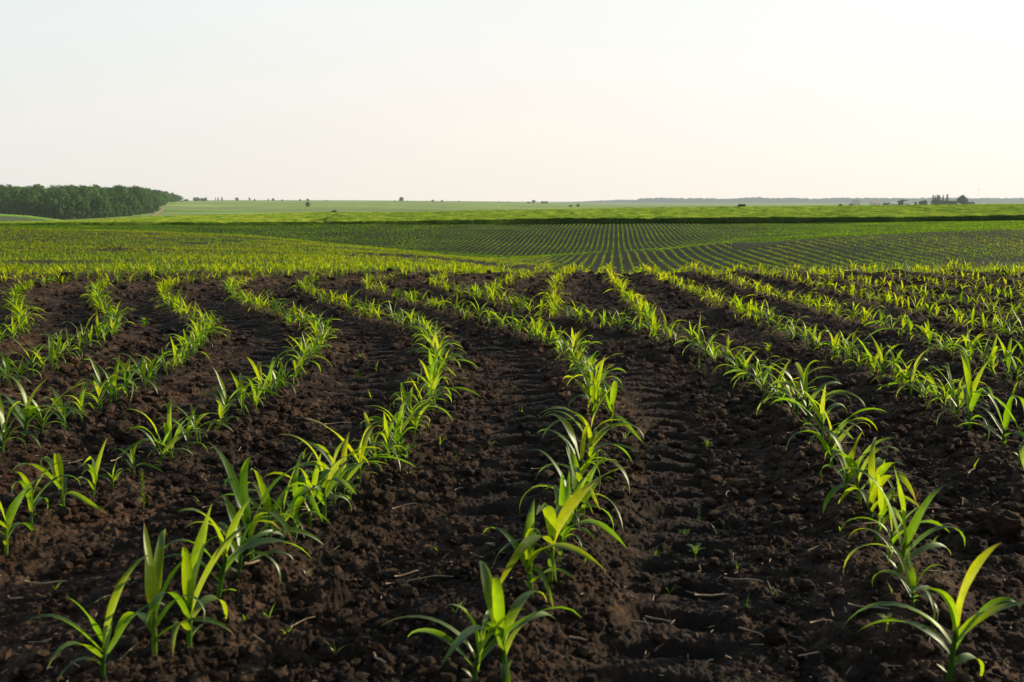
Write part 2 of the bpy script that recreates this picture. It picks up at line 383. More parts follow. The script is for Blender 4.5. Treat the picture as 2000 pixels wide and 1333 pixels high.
def mat_plain():
    m, nt, out = newmat('distant_meadow'); k = N(nt)
    pos = k.n('ShaderNodeNewGeometry').outputs['Position']
    mp = k.n('ShaderNodeMapping'); mp.inputs['Scale'].default_value = (.0016, .0055, .0); mp.inputs['Rotation'].default_value = (0, 0, .25); k.l(pos, mp.inputs[0])
    n1 = k.noise(mp.outputs[0], 2.0, 5, .5, .6)
    c = k.ramp(n1, [(.30, (.19, .33, .085)), (.42, (.33, .46, .12)), (.50, (.23, .28, .12)), (.56, (.36, .48, .125)), (.70, (.44, .50, .16))])
    n2 = k.noise(pos, .05, 6, .65)
    c = k.mix(1, c, k.ramp(n2, [(.3, (.8, .8, .8)), (.7, (1.15, 1.15, 1.15))]), 'MULTIPLY')
    mp2 = k.n('ShaderNodeMapping'); mp2.inputs['Scale'].default_value = (.0035, .02, .0); mp2.inputs['Rotation'].default_value = (0, 0, -.1); k.l(pos, mp2.inputs[0])
    st = k.ramp(k.noise(mp2.outputs[0], 1.6, 3, .5, .4), [(.50, (1, 1, 1)), (.58, (.60, .66, .74))])
    c = k.mix(1, c, st, 'MULTIPLY')
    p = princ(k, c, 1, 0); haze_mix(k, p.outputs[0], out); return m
def mat_plain_colour(name, a, b, scale=8, rough=.85, hz=False, tr=None, bmp=.3):
    m, nt, out = newmat(name); k = N(nt)
    pos = k.n('ShaderNodeNewGeometry').outputs['Position'] if hz else k.n('ShaderNodeTexCoord').outputs['Object']
    c = k.mix(k.noise(pos, scale, 5, .65), a, b)
    p = princ(k, c, rough, .2)
    bump(k, k.noise(pos, scale * 3, 4, .6), bmp, .01, p)
    if hz: haze_mix(k, p.outputs[0], out)
    else: k.l(p.outputs[0], out.inputs['Surface'])
    return m
M_SOIL = mat_soil(); M_LEAF = mat_leaf(); M_STEM = mat_leaf('maize_stem', sheath=True); M_LEAFX = mat_leaf('maize_leaf_far', haze=True)
M_WHEAT = mat_wheat(); M_PLAIN = mat_plain()
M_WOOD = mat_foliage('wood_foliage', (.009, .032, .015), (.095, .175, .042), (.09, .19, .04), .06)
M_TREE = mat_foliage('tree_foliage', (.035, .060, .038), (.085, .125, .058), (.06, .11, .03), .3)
M_FAR = mat_foliage('far_wood_foliage', (.02, .05, .085), (.035, .07, .10), (.04, .06, .07), .02)  # leaf colour shifted to blue, painting in the distance haze
M_BARK = mat_plain_colour('bark', (.06, .045, .035), (.12, .095, .075), 3, hz=True)
M_STRAW = mat_plain_colour('straw', (.11, .08, .05), (.36, .27, .18), 30, .7)
M_WEED = mat_leaf('weed_leaf', haze=False)
M_TRACK = mat_plain_colour('dirt_track', (.32, .24, .15), (.42, .32, .20), .1, hz=True)
M_WALL = mat_plain_colour('plaster_wall', (.55, .50, .44), (.72, .66, .58), 1, hz=True)
M_ROOF = mat_plain_colour('roof_sheet', (.50, .36, .30), (.72, .56, .48), 1, hz=True)
M_ROOFP = mat_plain_colour('pale_roof', (.72, .70, .68), (.82, .80, .78), 1, hz=True)
M_DARK = mat_plain_colour('window_dark', (.04, .045, .05), (.06, .065, .07), 1, hz=True)
M_METAL = mat_plain_colour('mast_metal', (.3, .3, .32), (.4, .4, .42), 1, hz=True)

# ------------------------------------------------------------------ SOIL
HALF = 0.60
az = np.concatenate([-np.geomspace(math.pi, HALF + .01, 60)[:-1] if False else np.linspace(-math.pi, -HALF, 60)[:-1], np.linspace(-HALF, HALF, 1180), np.linspace(HALF, math.pi, 60)[1:-1]])
rr = np.concatenate([np.linspace(.25, 1.38, 40), np.exp(np.arange(math.log(1.4), math.log(15.5), .0021)), np.geomspace(15.55, 184, 330)])
RR, AZ = np.meshgrid(rr, az, indexing='ij'); X = RR * np.sin(AZ); Y = RR * np.cos(AZ)
Z = macro(X, Y)
nearm = (Y < 13.2) & (RR < 15.6)
xr, yr = X[nearm], Y[nearm]
zr, wr, dr = mid_relief(xr, yr)
inview = (np.abs(AZ[nearm]) < HALF + .02)
def warp(a, s): return .020 * fbm(xr * 16, yr * 16, 4, s) + .006 * vnoise(xr * 90, yr * 90, s + 9)
fx, fy = xr + warp(0, 710), yr + warp(0, 730)
lumpy = np.clip(.62 + .9 * vnoise(xr * 1.1, yr * 1.1, 41), .25, 1.25)
amt = (1 - .80 * wr) * lumpy
det = clods(fx, fy, .19, .02, .075, .34, 100, .5) * amt + clods(fx, fy, .062, .008, .026, .55, 200) * amt + clods(fx, fy, .027, .004, .0125, .75, 300, .8) * np.clip(amt, .35, 1)
det += (.010 * fbm(xr * 11, yr * 11, 4, 51) - .012 * np.abs(fbm(xr * 22, yr * 22, 4, 56))) * (1 - .6 * wr) + .0055 * fbm(xr * 75, yr * 75, 3, 61)
TR = np.zeros_like(X)
tz = Z[nearm] + zr + np.where(inview, det, .004); Z[nearm] = tz; TR[nearm] = wr
# fade the crop ridges out over the crest and keep a little lumpiness farther off
mm = (RR > 13) & (RR < 60)
Z[mm] += (.02 * fbm(X[mm] * 3, Y[mm] * 3, 3, 81)) 
V = np.stack([X, Y, Z], -1).reshape(-1, 3)
soil = mesh_np('crop_field_soil', V, grid_quads(len(rr), len(az), True), M_SOIL, attrs={'track': TR.ravel()})
tag(soil, 'dark brown tilled soil of the maize field with tractor tyre tracks', 'soil', kind='structure')
del V, X, Y, Z, RR, AZ

# ------------------------------------------------------------------ leaf and plant shapes
def leaf(L, W, az_, th0, th1, pw=1.3, fold=.25, n=9, wave=.0, twist=0., base=(0, 0, 0), across=3, seed=0, roundtip=False):
    s = np.linspace(0, 1, n + 1)
    th = th0 + (th1 - th0) * s ** pw
    ds = L / n
    tm = (th[1:] + th[:-1]) / 2
    rad = np.concatenate([[0], np.cumsum(np.sin(tm) * ds)]); up = np.concatenate([[0], np.cumsum(np.cos(tm) * ds)])
    if roundtip: w = W * (.35 + .65 * np.clip(s / .4, 0, 1)) * np.sqrt(np.clip(1 - s ** 3, 0, 1))
    else: w = W * (.42 + .58 * np.sin(np.clip(s / .42, 0, 1) * math.pi / 2)) * np.clip(1 - s ** 2.3, 0, 1) ** .9
    w = np.maximum(w, .0004)
    side = twist * s ** 1.5 * L
    tw = twist * 1.6 * s
    ca, sa = math.cos(az_), math.sin(az_)
    rx, ry = ca, sa; tx, ty = -sa, ca
    P0 = np.stack([base[0] + rx * rad + tx * side, base[1] + ry * rad + ty * side, base[2] + up], -1)
    T = np.stack([tx * np.ones_like(s) * np.cos(tw), ty * np.ones_like(s) * np.cos(tw), np.sin(tw)], -1)
    Nn = np.stack([-rx * np.cos(th), -ry * np.cos(th), np.sin(th)], -1)
    wob = np.sin(s * 9 + seed) * wave
    if across == 3:
        Lf = P0 - T * (w / 2)[:, None] + Nn * ((fold * w / 2 + wob * w))[:, None]
        Rt = P0 + T * (w / 2)[:, None] + Nn * ((fold * w / 2 - wob * w))[:, None]
        V = np.stack([Lf, P0, Rt], 1).reshape(-1, 3)
        U = np.stack([np.stack([np.full(n + 1, c), s], -1) for c in (0, .5, 1)], 1).reshape(-1, 2)
        q = []
        for i in range(n):
            a = i * 3; q += [(a, a + 1, a + 4, a + 3), (a + 1, a + 2, a + 5, a + 4)]
    else:
        Lf = P0 - T * (w / 2)[:, None]; Rt = P0 + T * (w / 2)[:, None]
        V = np.stack([Lf, Rt], 1).reshape(-1, 3)
        U = np.stack([np.stack([np.full(n + 1, c), s], -1) for c in (.25, .75)], 1).reshape(-1, 2)
        q = [(i * 2, i * 2 + 1, i * 2 + 3, i * 2 + 2) for i in range(n)]
    return V, np.array(q), U
def tube(pts, rad, n=7):
    pts = np.array(pts, float); V = []
    for p, r in zip(pts, rad):
        for k in range(n):
            a = 2 * math.pi * k / n; V.append((p[0] + r * math.cos(a), p[1] + r * math.sin(a), p[2]))
    q = []
    for i in range(len(pts) - 1):
        for k in range(n):
            q.append((i * n + k, i * n + (k + 1) % n, (i + 1) * n + (k + 1) % n, (i + 1) * n + k))
    U = np.array([(.3, .2)] * len(V)); return np.array(V), np.array(q), U
def plant_spec(rg, kind=0):
    """list of leaf parameter dicts for one maize seedling about 0.26 m tall"""
    H = rg.uniform(.075, .12); out = []
    plane = rg.uniform(0, math.pi)
    nl = rg.choice([7, 7, 8, 8])
    for i in range(nl):
        f = i / (nl - 1)
        azl = plane + math.pi * (i % 2) + rg.gauss(0, .38)
        if i == 0: L = rg.uniform(.035, .06); W = rg.uniform(.011, .015)
        else:
            L = (.14 + .13 * math.sin(min(1, f * 1.25) * math.pi * .62)) * rg.uniform(.82, 1.2); W = (.018 + .018 * f) * rg.uniform(.8, 1.25)
        th0 = R(rg.uniform(28, 58)) * (1 - .5 * f)
        th1 = R(rg.uniform(135, 205)) * (1 - .28 * f ** 2) if i else R(rg.uniform(60, 110))
        if i == nl - 1: L *= .78; W *= .8; th0 = R(rg.uniform(2, 16)); th1 = R(rg.choice([20, 45, 70, 100]))
        if i == nl - 2: th1 = R(rg.uniform(50, 150))
        out.append(dict(L=L, W=W, az_=azl, th0=th0, th1=th1, pw=rg.choice([1.0, 1.4, 1.8, 2.6, 3.6]), fold=rg.uniform(.15, .45) * (1.3 - f * .3), wave=rg.uniform(0, .16), twist=rg.gauss(0, .3), h=.012 + (H - .012) * (f ** .8), seed=rg.uniform(0, 6), roundtip=(i == 0)))
    return H, out
def plant_lod(H, leaves, n, across, stem=True, drop=0, widen=1.0):
    Vs, Qs, Us = [], [], []; b = 0
    if stem:
        v, q, u = tube([(0, 0, -.015), (0, 0, H * .6), (0, 0, H * 1.05)], [.0055, .005, .0035], 4)
        Vs.append(v); Qs.append(q + b); Us.append(u); b += len(v)
    for l in leaves[drop:]:
        d = dict(l); h = d.pop('h'); d['W'] *= widen
        v, q, u = leaf(n=n, across=across, base=(0, 0, h), **d)
        Vs.append(v); Qs.append(q + b); Us.append(u); b += len(v)
    return np.concatenate(Vs), np.concatenate(Qs), np.concatenate(Us)
specs = []
for i in range(28):
    rg = random.Random(100 + i); specs.append(plant_spec(rg))

# prototype parts for the individual seedlings (mesh data shared by copies)
protos = []
for i, (H, lv) in enumerate(specs):
    v, q, u = tube([(0, 0, -.02), (0, 0, H * .25), (.001, 0, H * .6), (0, .001, H * 1.0), (0, 0, H * 1.15)], [.0062, .0066, .0058, .0048, .0028], 9)
    parts = [('stem', mesh_np('stem', v, q, M_STEM, uv=u, attrs={'tint': np.full(len(v), .35)}, link=False))]
    for j, l in enumerate(lv):
        d = dict(l); h = d.pop('h')
        v, q, u = leaf(n=11, across=3, base=(0, 0, h), **d)
        t = .30 + .35 * (j / len(lv)) + .1 * math.sin(i * 3 + j)
        parts.append(('leaf', mesh_np('leaf', v, q, M_LEAF, uv=u, attrs={'tint': np.full(len(v), t)}, link=False)))
    protos.append(parts)

# ------------------------------------------------------------------ plant positions
ORD = lambda n: '%d%s' % (n, 'th' if 10 <= n % 100 <= 20 else {1: 'st', 2: 'nd', 3: 'rd'}.get(n % 10, 'th'))
def row_points(Y, X, sp, rg, y0=0, y1=99):
    s = np.concatenate([[0], np.cumsum(np.hypot(np.diff(X), np.diff(Y)))])
    out = []; a = rg.random() * sp
    while a < s[-1]:
        y = float(np.interp(a, s, Y)); x = float(np.interp(a, s, X))
        if y0 <= y <= y1: out.append((x + rg.gauss(0, .012), y + rg.gauss(0, .012)))
        a += sp * rg.choice([.6, .8, 1, 1, 1.15, 1.3, 1.6])
    return out
def proj(x, y, z):
    dy = (CH - z); fw = y * math.cos(P) + dy * math.sin(P); dn = dy * math.cos(P) - y * math.sin(P)
    return CX + F * x / fw, CY + F * dn / fw
# seedlings of the front rows, set out one by one as they stand in the photograph
hand = {
 'A': [(205, 1372, .9), (305, 1327, 1.12), (372, 1306, 1.08), (429, 1219, 1.12), (468, 1182, .85), (495, 1149, 1.2), (528, 1108, .95), (552, 1098, .8), (578, 1088, 1.0), (606, 1066, .85), (635, 1048, 1.05), (655, 1022, .8), (672, 1004, .9), (703, 978, .9)],
 'B': [(925, 1385, .9), (990, 1376, 1.0), (1038, 1205, .95), (1075, 1180, 1.15), (1092, 1140, .85), (1103, 1100, .8), (1122, 1060, .95), (1140, 1035, .8), (1126, 1012, .85), (1131, 985, 1.05), (1146, 955, .85), (1150, 925, 1.1), (1190, 870, .85)],
 'C': [(1850, 1385, 1.05), (1780, 1240, .62), (1752, 1182, 1.1), (1735, 1135, .75), (1697, 1052, 1.15), (1712, 1085, .8), (1678, 1012, .95), (1650, 985, .9), (1622, 940, 1.05), (1606, 905, .95), (1580, 870, 1.05), (1556, 842, 1.0)],
 'L1': [(15, 1112, 1.0), (64, 1070, .85), (128, 1040, .85), (184, 1008, .6), (222, 985, .35), (265, 958, .45), (313, 942, .8)],
 'F': [(1990, 935, 1.0), (1957, 905, .95), (1892, 866, .95), (1870, 845, .8)],
 'L2': [(8, 925, .8), (52, 903, .95), (85, 888, .8)]}
allp = []   # row, x, y, scale
rg = random.Random(5)
rowdict = {r[0]: r for r in rows}
for nm, ry, rx in rows:
    y0 = 1.25
    if nm in hand:
        pts = [(flat(a, b), s) for a, b, s in hand[nm]]
        for (p, s) in pts: allp.append((nm, p[0], p[1], s))
        y0 = max(p[1] for p, s in pts) + .10
    if nm in ('E1', 'E2', 'E3'): y0 = ry[0] + .02
    for (x, y) in row_points(ry, rx, .118, rg, y0, 13.2):
        allp.append((nm, x, y, rg.uniform(.72, 1.08) * float(np.interp(y, [2, 5, 7.5, 10, 13], [.84, .71, .61, .53, .49]))))
arr = [(nm, x, y, s) for nm, x, y, s in allp]
gx = np.array([a[1] for a in arr]); gy = np.array([a[2] for a in arr]); gz = ground(gx, gy)
vis = []
for i, (nm, x, y, s) in enumerate(arr):
    px, pyy = proj(x, y, gz[i])
    if -70 < px < 2070 and pyy < 1450: vis.append((math.hypot(x, y), i, px))
vis.sort()
cand = [v for v in vis if -40 < v[2] < 2040][:296]
indiv = {i for d, i, p in cand}
ROWNAME = {'B': 'the middle row', 'A': 'the first row left of middle', 'C': 'the first row right of middle', 'F': 'the second row right of middle', 'G': 'the third row right of middle', 'H': 'the fourth row right of middle', 'E3': 'the short row joining right of middle'}
for k, w_ in enumerate(['second', 'third', 'fourth', 'fifth', 'sixth', 'seventh', 'eighth'], 1): ROWNAME['L%d' % k] = 'the %s row left of middle' % w_
for k, w_ in enumerate(['fifth', 'sixth', 'seventh', 'eighth'], 1): ROWNAME['Q%d' % k] = 'the %s row right of middle' % w_
ROWNAME['E1'] = 'a short inner row'; ROWNAME['E2'] = 'the second short inner row'
def copy_part(nm, me, parent):
    o = bpy.data.objects.new(nm, me); col.objects.link(o); o.parent = parent; return o
cnt = {}
rg = random.Random(11)
for d, i, px in sorted(cand):
    nm, x, y, s = arr[i]
    cnt[nm] = cnt.get(nm, 0) + 1
    pi_ = rg.randrange(28)
    e = empty('maize_seedling', (x, y, float(gz[i]) + .004), rg.uniform(0, 6.283))
    e.rotation_euler = (rg.gauss(0, .08), rg.gauss(0, .08), rg.uniform(0, 6.283))
    s2 = s * rg.uniform(.95, 1.05) * (.80 if d < 3.0 else .86 if d < 3.8 else .95); e.scale = (s2, s2, s2 * rg.uniform(.95, 1.1))
    size = 'tall' if s2 > 1.03 else 'small' if s2 < .84 else 'green'
    tag(e, '%s maize seedling, %s from the front in %s' % (size, ORD(cnt[nm]), ROWNAME.get(nm, 'its row')), 'maize seedling', 'maize seedlings in the front rows')
    for pn, me in protos[pi_]: copy_part(pn, me, e)

# ------------------------------------------------------------------ the rest of the crop as one mesh
def scatter(templates, P, S, Zs, tint, rg):
    """templates: list of (V,Q,U); P (n,3); returns merged arrays"""
    n = len(P); which = rg.integers(0, len(templates), n); ang = rg.uniform(0, 2 * math.pi, n)
    lx = rg.normal(0, .09, n); ly = rg.normal(0, .09, n)
    Vo, Qo, Uo, To = [], [], [], []; b = 0
    for t, (V, Q, U) in enumerate(templates):
        m = which == t; k = int(m.sum())
        if not k: continue
        c = np.cos(ang[m])[:, None]; s = np.sin(ang[m])[:, None]
        x = V[None, :, 0] * c - V[None, :, 1] * s; y = V[None, :, 0] * s + V[None, :, 1] * c; z = np.broadcast_to(V[None, :, 2], x.shape)
        x = x + z * lx[m][:, None]; y = y + z * ly[m][:, None]
        sc_ = S[m][:, None]
        W = np.stack([x * sc_ + P[m][:, 0:1], y * sc_ + P[m][:, 1:2], z * sc_ * Zs + P[m][:, 2:3]], -1)
        Vo.append(W.reshape(-1, 3)); Qo.append((Q[None] + (np.arange(k) * len(V))[:, None, None]).reshape(-1, 4) + b)
        Uo.append(np.tile(U, (k, 1))); To.append(np.repeat(tint[m], len(V)) + np.tile(U[:, 1] * .12 - .06, k)); b += k * len(V)
    return np.concatenate(Vo), np.concatenate(Qo), np.concatenate(Uo), np.concatenate(To)
L1 = [plant_lod(H, lv, 6, 3) for H, lv in specs]
L2 = [plant_lod(H, lv, 4, 2) for H, lv in specs]
L3 = [plant_lod(H, lv, 2, 2, stem=False, drop=1, widen=1.15) for H, lv in specs]
def far_tpl(rg, k):
    Vs, Qs = [], []; b = 0
    for j in range(5):
        a = rg.uniform(0, 6.28); r = .13 * rg.uniform(.5, 1.2); h = .24 * rg.uniform(.6, 1.1); w = .035
        c, s = math.cos(a), math.sin(a); ox, oy = rg.uniform(-k, k), rg.uniform(-k, k)
        V = np.array([(ox + s * w * .5, oy - c * w * .5, 0), (ox - s * w * .5, oy + c * w * .5, 0), (ox + c * r - s * w, oy + s * r + c * w, h * .85), (ox + c * r + s * w, oy + s * r - c * w, h)])
        Vs.append(V); Qs.append(np.array([[0, 1, 2, 3]]) + b); b += 4
    V = np.concatenate(Vs); return V, np.concatenate(Qs), np.tile(np.array([(.25, 0), (.75, 0), (.75, .8), (.25, .8)]), (5, 1))
rgf = random.Random(3)
L4 = [far_tpl(rgf, .06) for _ in range(12)]
chunks = []
def tint_at(x, y, base):
    return np.clip(base + .30 * fbm(x * .12, y * .07, 3, 7) + .10 * fbm(x * 1.3, y * 1.3, 2, 17) + RNG.normal(0, .11, len(x)), 0, 1.1)
def add(tpls, pts, smin, smax, base, zoff=.004, Zs=1.0):
    sz = np.array([p[2] if len(p) > 2 else 1. for p in pts])
    if not len(pts): return
    x = np.array([p[0] for p in pts]); y = np.array([p[1] for p in pts]); z = ground(x, y) + zoff
    chunks.append(scatter(tpls, np.stack([x, y, z], -1), RNG.uniform(smin, smax, len(x)) * sz, Zs, tint_at(x, y, base), RNG))
near_rest = [(a[1], a[2], a[3]) for i, a in enumerate(arr) if i not in indiv]
n1 = [p for p in near_rest if p[1] < 10.0 and abs(p[0]) < .75 * p[1] + 1]
n2 = [p for p in near_rest if p[1] >= 10.0 and abs(p[0]) < .75 * p[1] + 1]
add(L1, n1, .98, 1.02, .5); add(L2, n2, .98, 1.02, .66)
# rows carried on beyond the crest
starts = [ext_far(r[1], r[2]) for r in rows]
starts.sort(key=lambda a: a[1][80])
# rows farther to the sides, same heading
fx0 = np.array([s[1][80] for s in starts]); 
lo, hi = starts[0], starts[-1]
extra = []
for k in range(1, 130): extra.append((lo[0], lo[1] - .7 * k))
for k in range(1, 150): extra.append((hi[0], hi[1] + .7 * k))
def even(lst):
    i0 = len(lst) // 2; xm = lst[i0][1][60]; out = []
    for i, (Yf, Xf) in enumerate(lst):
        tgt = xm + .7 * (i - i0); t = np.clip((Yf - YJ) / 30, 0, 1); t = t * t * (3 - 2 * t)
        out.append((Yf, Xf + (tgt - Xf[60]) * t))
    return out
starts = even(starts); lo, hi = starts[0], starts[-1]; extra = []
for k in range(1, 130): extra.append((lo[0], lo[1] - .7 * k))
for k in range(1, 150): extra.append((hi[0], hi[1] + .7 * k))
far_rows = starts + extra
rg = random.Random(21)
p2, p3, p4 = [], [], []
def inwedge(x, y): return abs(x) < .62 * y + 1.5
for Yf, Xf in far_rows:
    Yf2 = np.arange(YJ, 186, .5); Xf2 = np.interp(Yf2, Yf, Xf) 
    a = YJ + rg.random() * .12
    while a < 183:
        x = float(np.interp(a, Yf2, Xf2)) ; st = .125 if a < 32 else .17 if a < 60 else .24 if a < 100 else .30
        if inwedge(x, a):
            jx = x + rg.gauss(0, .018); xi = 1000 + 1950 * x / a
            hide = (980 < xi and 21 < a < 48)           # the hollow behind the crest, never seen
            # cross-drilled headland on the left of the far slope
            edge = 785 + (182 - a) * 1.9 if False else 785 + (a - 118) / 62 * 85
            head = a > 108 and xi < edge
            if head: jx += rg.uniform(-.35, .35)
            if hide and rg.random() < .6: pass
            elif a < 32: p2.append((jx, a))
            elif a < 100: p3.append((jx, a))
            else: p4.append((jx, a))
        a += st * rg.choice([.7, .9, 1, 1.1, 1.3])
print('far plants', len(p2), len(p3), len(p4))
p3l = [p for p in p3 if p[0] < .04 * p[1]]; p3r = [p for p in p3 if p[0] >= .04 * p[1]]
def thin(ps, k):
    a = np.array(ps); m = fbm(a[:, 0] * .11, a[:, 1] * .05, 3, 63) + .5 * fbm(a[:, 0] * .5, a[:, 1] * .3, 2, 64) > k + .25 * RNG.random(len(a)); return a[m].tolist()
p4l = [p for p in p4 if p[0] < -.06 * p[1] and p[1] < 101 + 4]; p4r = [p for p in p4 if not (p[0] < -.06 * p[1] and p[1] < 105)]
add(L2, thin(p2, -.50), .42, .60, .52); pr1 = [p for p in p3r if p[1] < 72 or p[0] < .22 * p[1]]; pr2 = [p for p in p3r if not (p[1] < 72 or p[0] < .22 * p[1])]
add(L3, thin(p3l, -.46), .50, .76, .56, Zs=.85); add(L3, thin(pr1, -.8), .66, .90, .28, Zs=.72); add(L3, thin(pr2, -.45), .34, .50, .08, Zs=.6); add(L4, thin(p4l, -.4), .7, .95, .45, Zs=.5); add(L4, thin(p4r, -.75), .70, .95, .10, Zs=.5)
def merge(chs):
    b = 0; V, Q, U, T = [], [], [], []
    for v, q, u, t in chs: V.append(v); Q.append(q + b); U.append(u); T.append(t); b += len(v)
    return np.concatenate(V), np.concatenate(Q), np.concatenate(U), np.concatenate(T)
V, Q, U, T = merge(chunks); print('crop quads', len(Q))
crop = mesh_np('maize_crop', V, Q, M_LEAFX, uv=U, attrs={'tint': T})
tag(crop, 'rows of young green maize running over the field to the far slope', 'maize crop', kind='stuff')
del V, Q, U, T, chunks

# ------------------------------------------------------------------ crumbs, clods, straw, weeds
def ico(sub=0):
    t = (1 + 5 ** .5) / 2
    v = [(-1, t, 0), (1, t, 0), (-1, -t, 0), (1, -t, 0), (0, -1, t), (0, 1, t), (0, -1, -t), (0, 1, -t), (t, 0, -1), (t, 0, 1), (-t, 0, -1), (-t, 0, 1)]
    f = [(0, 11, 5), (0, 5, 1), (0, 1, 7), (0, 7, 10), (0, 10, 11), (1, 5, 9), (5, 11, 4), (11, 10, 2), (10, 7, 6), (7, 1, 8), (3, 9, 4), (3, 4, 2), (3, 2, 6), (3, 6, 8), (3, 8, 9), (4, 9, 5), (2, 4, 11), (6, 2, 10), (8, 6, 7), (9, 8, 1)]
    v = [np.array(a) / np.linalg.norm(a) for a in v]
    for _ in range(sub):
        c = {}; nf = []
        def mid(a, b):
            k_ = (min(a, b), max(a, b))
            if k_ not in c: m_ = v[a] + v[b]; v.append(m_ / np.linalg.norm(m_)); c[k_] = len(v) - 1
            return c[k_]
        for a, b, d in f:
            x1, x2, x3 = mid(a, b), mid(b, d), mid(d, a); nf += [(a, x1, x3), (b, x2, x1), (d, x3, x2), (x1, x2, x3)]
        f = nf
    return np.array(v), np.array(f)
def lump(seed, sub, rough=.25):
    v, f = ico(sub); s = seed * 7.3
    n = fbm(v[:, 0] * 1.7 + s, v[:, 1] * 1.7 + v[:, 2] * 2.3, 3, seed) * rough * 2 + fbm(v[:, 1] * 4 + s, v[:, 2] * 4 + v[:, 0] * 3, 2, seed + 5) * rough * .8
    v = v * (1 + n)[:, None]; return v * np.array([1, .8, .62]), f
lumps = [lump(i, 0, .3) for i in range(10)] 
lumps1 = [lump(i + 20, 1, .3) for i in range(10)]
def scatter_lumps(lumps, n, rmin, rmax, pw, ymin, ymax, seed):
    g = np.random.default_rng(seed)
    u = g.uniform(0, 1, n); r = ymin * (ymax / ymin) ** u; a = g.uniform(-.56, .56, n)
    x = r * np.sin(a); y = r * np.cos(a)
    w, bar = track_info(x, y); keep = (g.uniform(0, 1, n) > w * .8) & (vnoise(x * 1.1, y * 1.1, 41) > g.uniform(-.7, .4, n))
    x = x[keep]; y = y[keep]; n = len(x); z = ground(x, y)
    s = rmin + (rmax - rmin) * g.uniform(0, 1, n) ** pw; s = s * (1 + (r[keep] - 1.4) * .06)
    Vs, Fs = [], []; b = 0
    wh = g.integers(0, len(lumps), n); ang = g.uniform(0, 6.283, n); tl = g.uniform(-.6, .6, n)
    for t, (v, f) in enumerate(lumps):
        m = wh == t; k = int(m.sum())
        if not k: continue
        c, s_ = np.cos(ang[m])[:, None], np.sin(ang[m])[:, None]; ct, st = np.cos(tl[m])[:, None], np.sin(tl[m])[:, None]
        yy = v[None, :, 1] * ct - v[None, :, 2] * st; zz = v[None, :, 1] * st + v[None, :, 2] * ct; xx = v[None, :, 0]
        X_ = (xx * c - yy * s_) * s[m][:, None] + x[m][:, None]; Y_ = (xx * s_ + yy * c) * s[m][:, None] + y[m][:, None]; Z_ = zz * s[m][:, None] + z[m][:, None] + s[m][:, None] * .35
        Vs.append(np.stack([X_, Y_, Z_], -1).reshape(-1, 3)); Fs.append((f[None] + (np.arange(k) * len(v))[:, None, None]).reshape(-1, 3) + b); b += k * len(v)
    return np.concatenate(Vs), np.concatenate(Fs)
v1, f1 = scatter_lumps(lumps1, 9000, .005, .022, 3, 1.35, 5, 1)
v2, f2 = scatter_lumps(lumps, 16000, .006, .030, 3, 3, 13, 2)
crumbs = mesh_np('soil_crumbs', np.concatenate([v1, v2]), np.concatenate([f1, f2 + len(v1)]), M_SOIL, attrs={'track': np.zeros(len(v1) + len(v2))}, smooth=False)
tag(crumbs, 'loose crumbs of dark soil scattered over the field', 'soil crumbs', kind='stuff')

def lane_name(x, y):
    xs = []
    for nm in ('L7', 'L6', 'L5', 'L4', 'L3', 'L2', 'L1', 'A', 'B', 'C', 'F', 'G', 'H', 'Q1', 'Q2', 'Q3', 'Q4', 'Q5'):
        r_ = rowdict[nm]; xs.append((float(np.interp(y, r_[1], r_[2])), nm))
    k = 0
    for i, (xx, nm) in enumerate(xs):
        if xx < x: k = i + 1
    names = ['far left', '6 rows left of middle', '6 rows left of middle', '5 rows left of middle', '4 rows left of middle', '3 rows left of middle', '2 rows left of middle', '1 row left of middle', 'the gap left of the middle row',
             'the gap right of the middle row', '1 row right of middle', '2 rows right of middle', '3 rows right of middle', '4 rows right of middle', '5 rows right of middle', 'far right', 'far right', 'far right', 'far right']
    alln = ['the far left gap', 'the seventh gap left of middle', 'the sixth gap left of middle', 'the fifth gap left of middle', 'the fourth gap left of middle', 'the third gap left of middle', 'the second gap left of middle', 'the second gap left of middle']
    d = k - 9   # k==9 : between B and C ; k==8 : between A and B
    od = ['first', 'second', 'third', 'fourth', 'fifth', 'sixth', 'seventh', 'eighth', 'ninth', 'tenth']
    return ('%s gap right of middle row' % od[d]) if d >= 0 else ('%s gap left of middle row' % od[min(9, -d - 1)])
def place_list(items):   # items: (x,y,...) sorted front to back with ordinal by lane
    c = {}; out = []
    for it in sorted(items, key=lambda a: a[1]):
        ln = lane_name(it[0], it[1]); c[ln] = c.get(ln, 0) + 1; out.append((it, ORD(c[ln]), ln))
    return out
def ijit(px): x, y = flat(*px); return x, y
# big clods
items = [(*ijit(p), s) for p, s in [((1962, 1045), .072), ((1905, 1075), .04), ((1600, 985), .022), ((1512, 1250), .032), ((1385, 968), .022), ((1702, 842), .05), ((1745, 850), .045), ((1655, 820), .04), ((1270, 1000), .02),
   ((828, 1225), .034), ((812, 1198), .024), ((900, 1105), .022), ((735, 1290), .026), ((235, 860), .06), ((200, 880), .045), ((262, 872), .04), ((130, 552), .12), ((305, 545), .09), ((618, 570), .075), ((1430, 1180), .018), ((1690, 1190), .02), ((560, 1010), .02),
   ((60, 1210), .024), ((120, 1180), .018), ((440, 930), .03), ((1815, 925), .024), ((1850, 960), .03), ((1930, 1150), .032), ((1610, 1320), .03), ((1330, 1290), .018), ((1090, 1290), .018), ((680, 1230), .02), ((960, 1010), .02)]]
rg = random.Random(77)
bigl = [lump(i + 40, 3, .22) for i in range(6)]
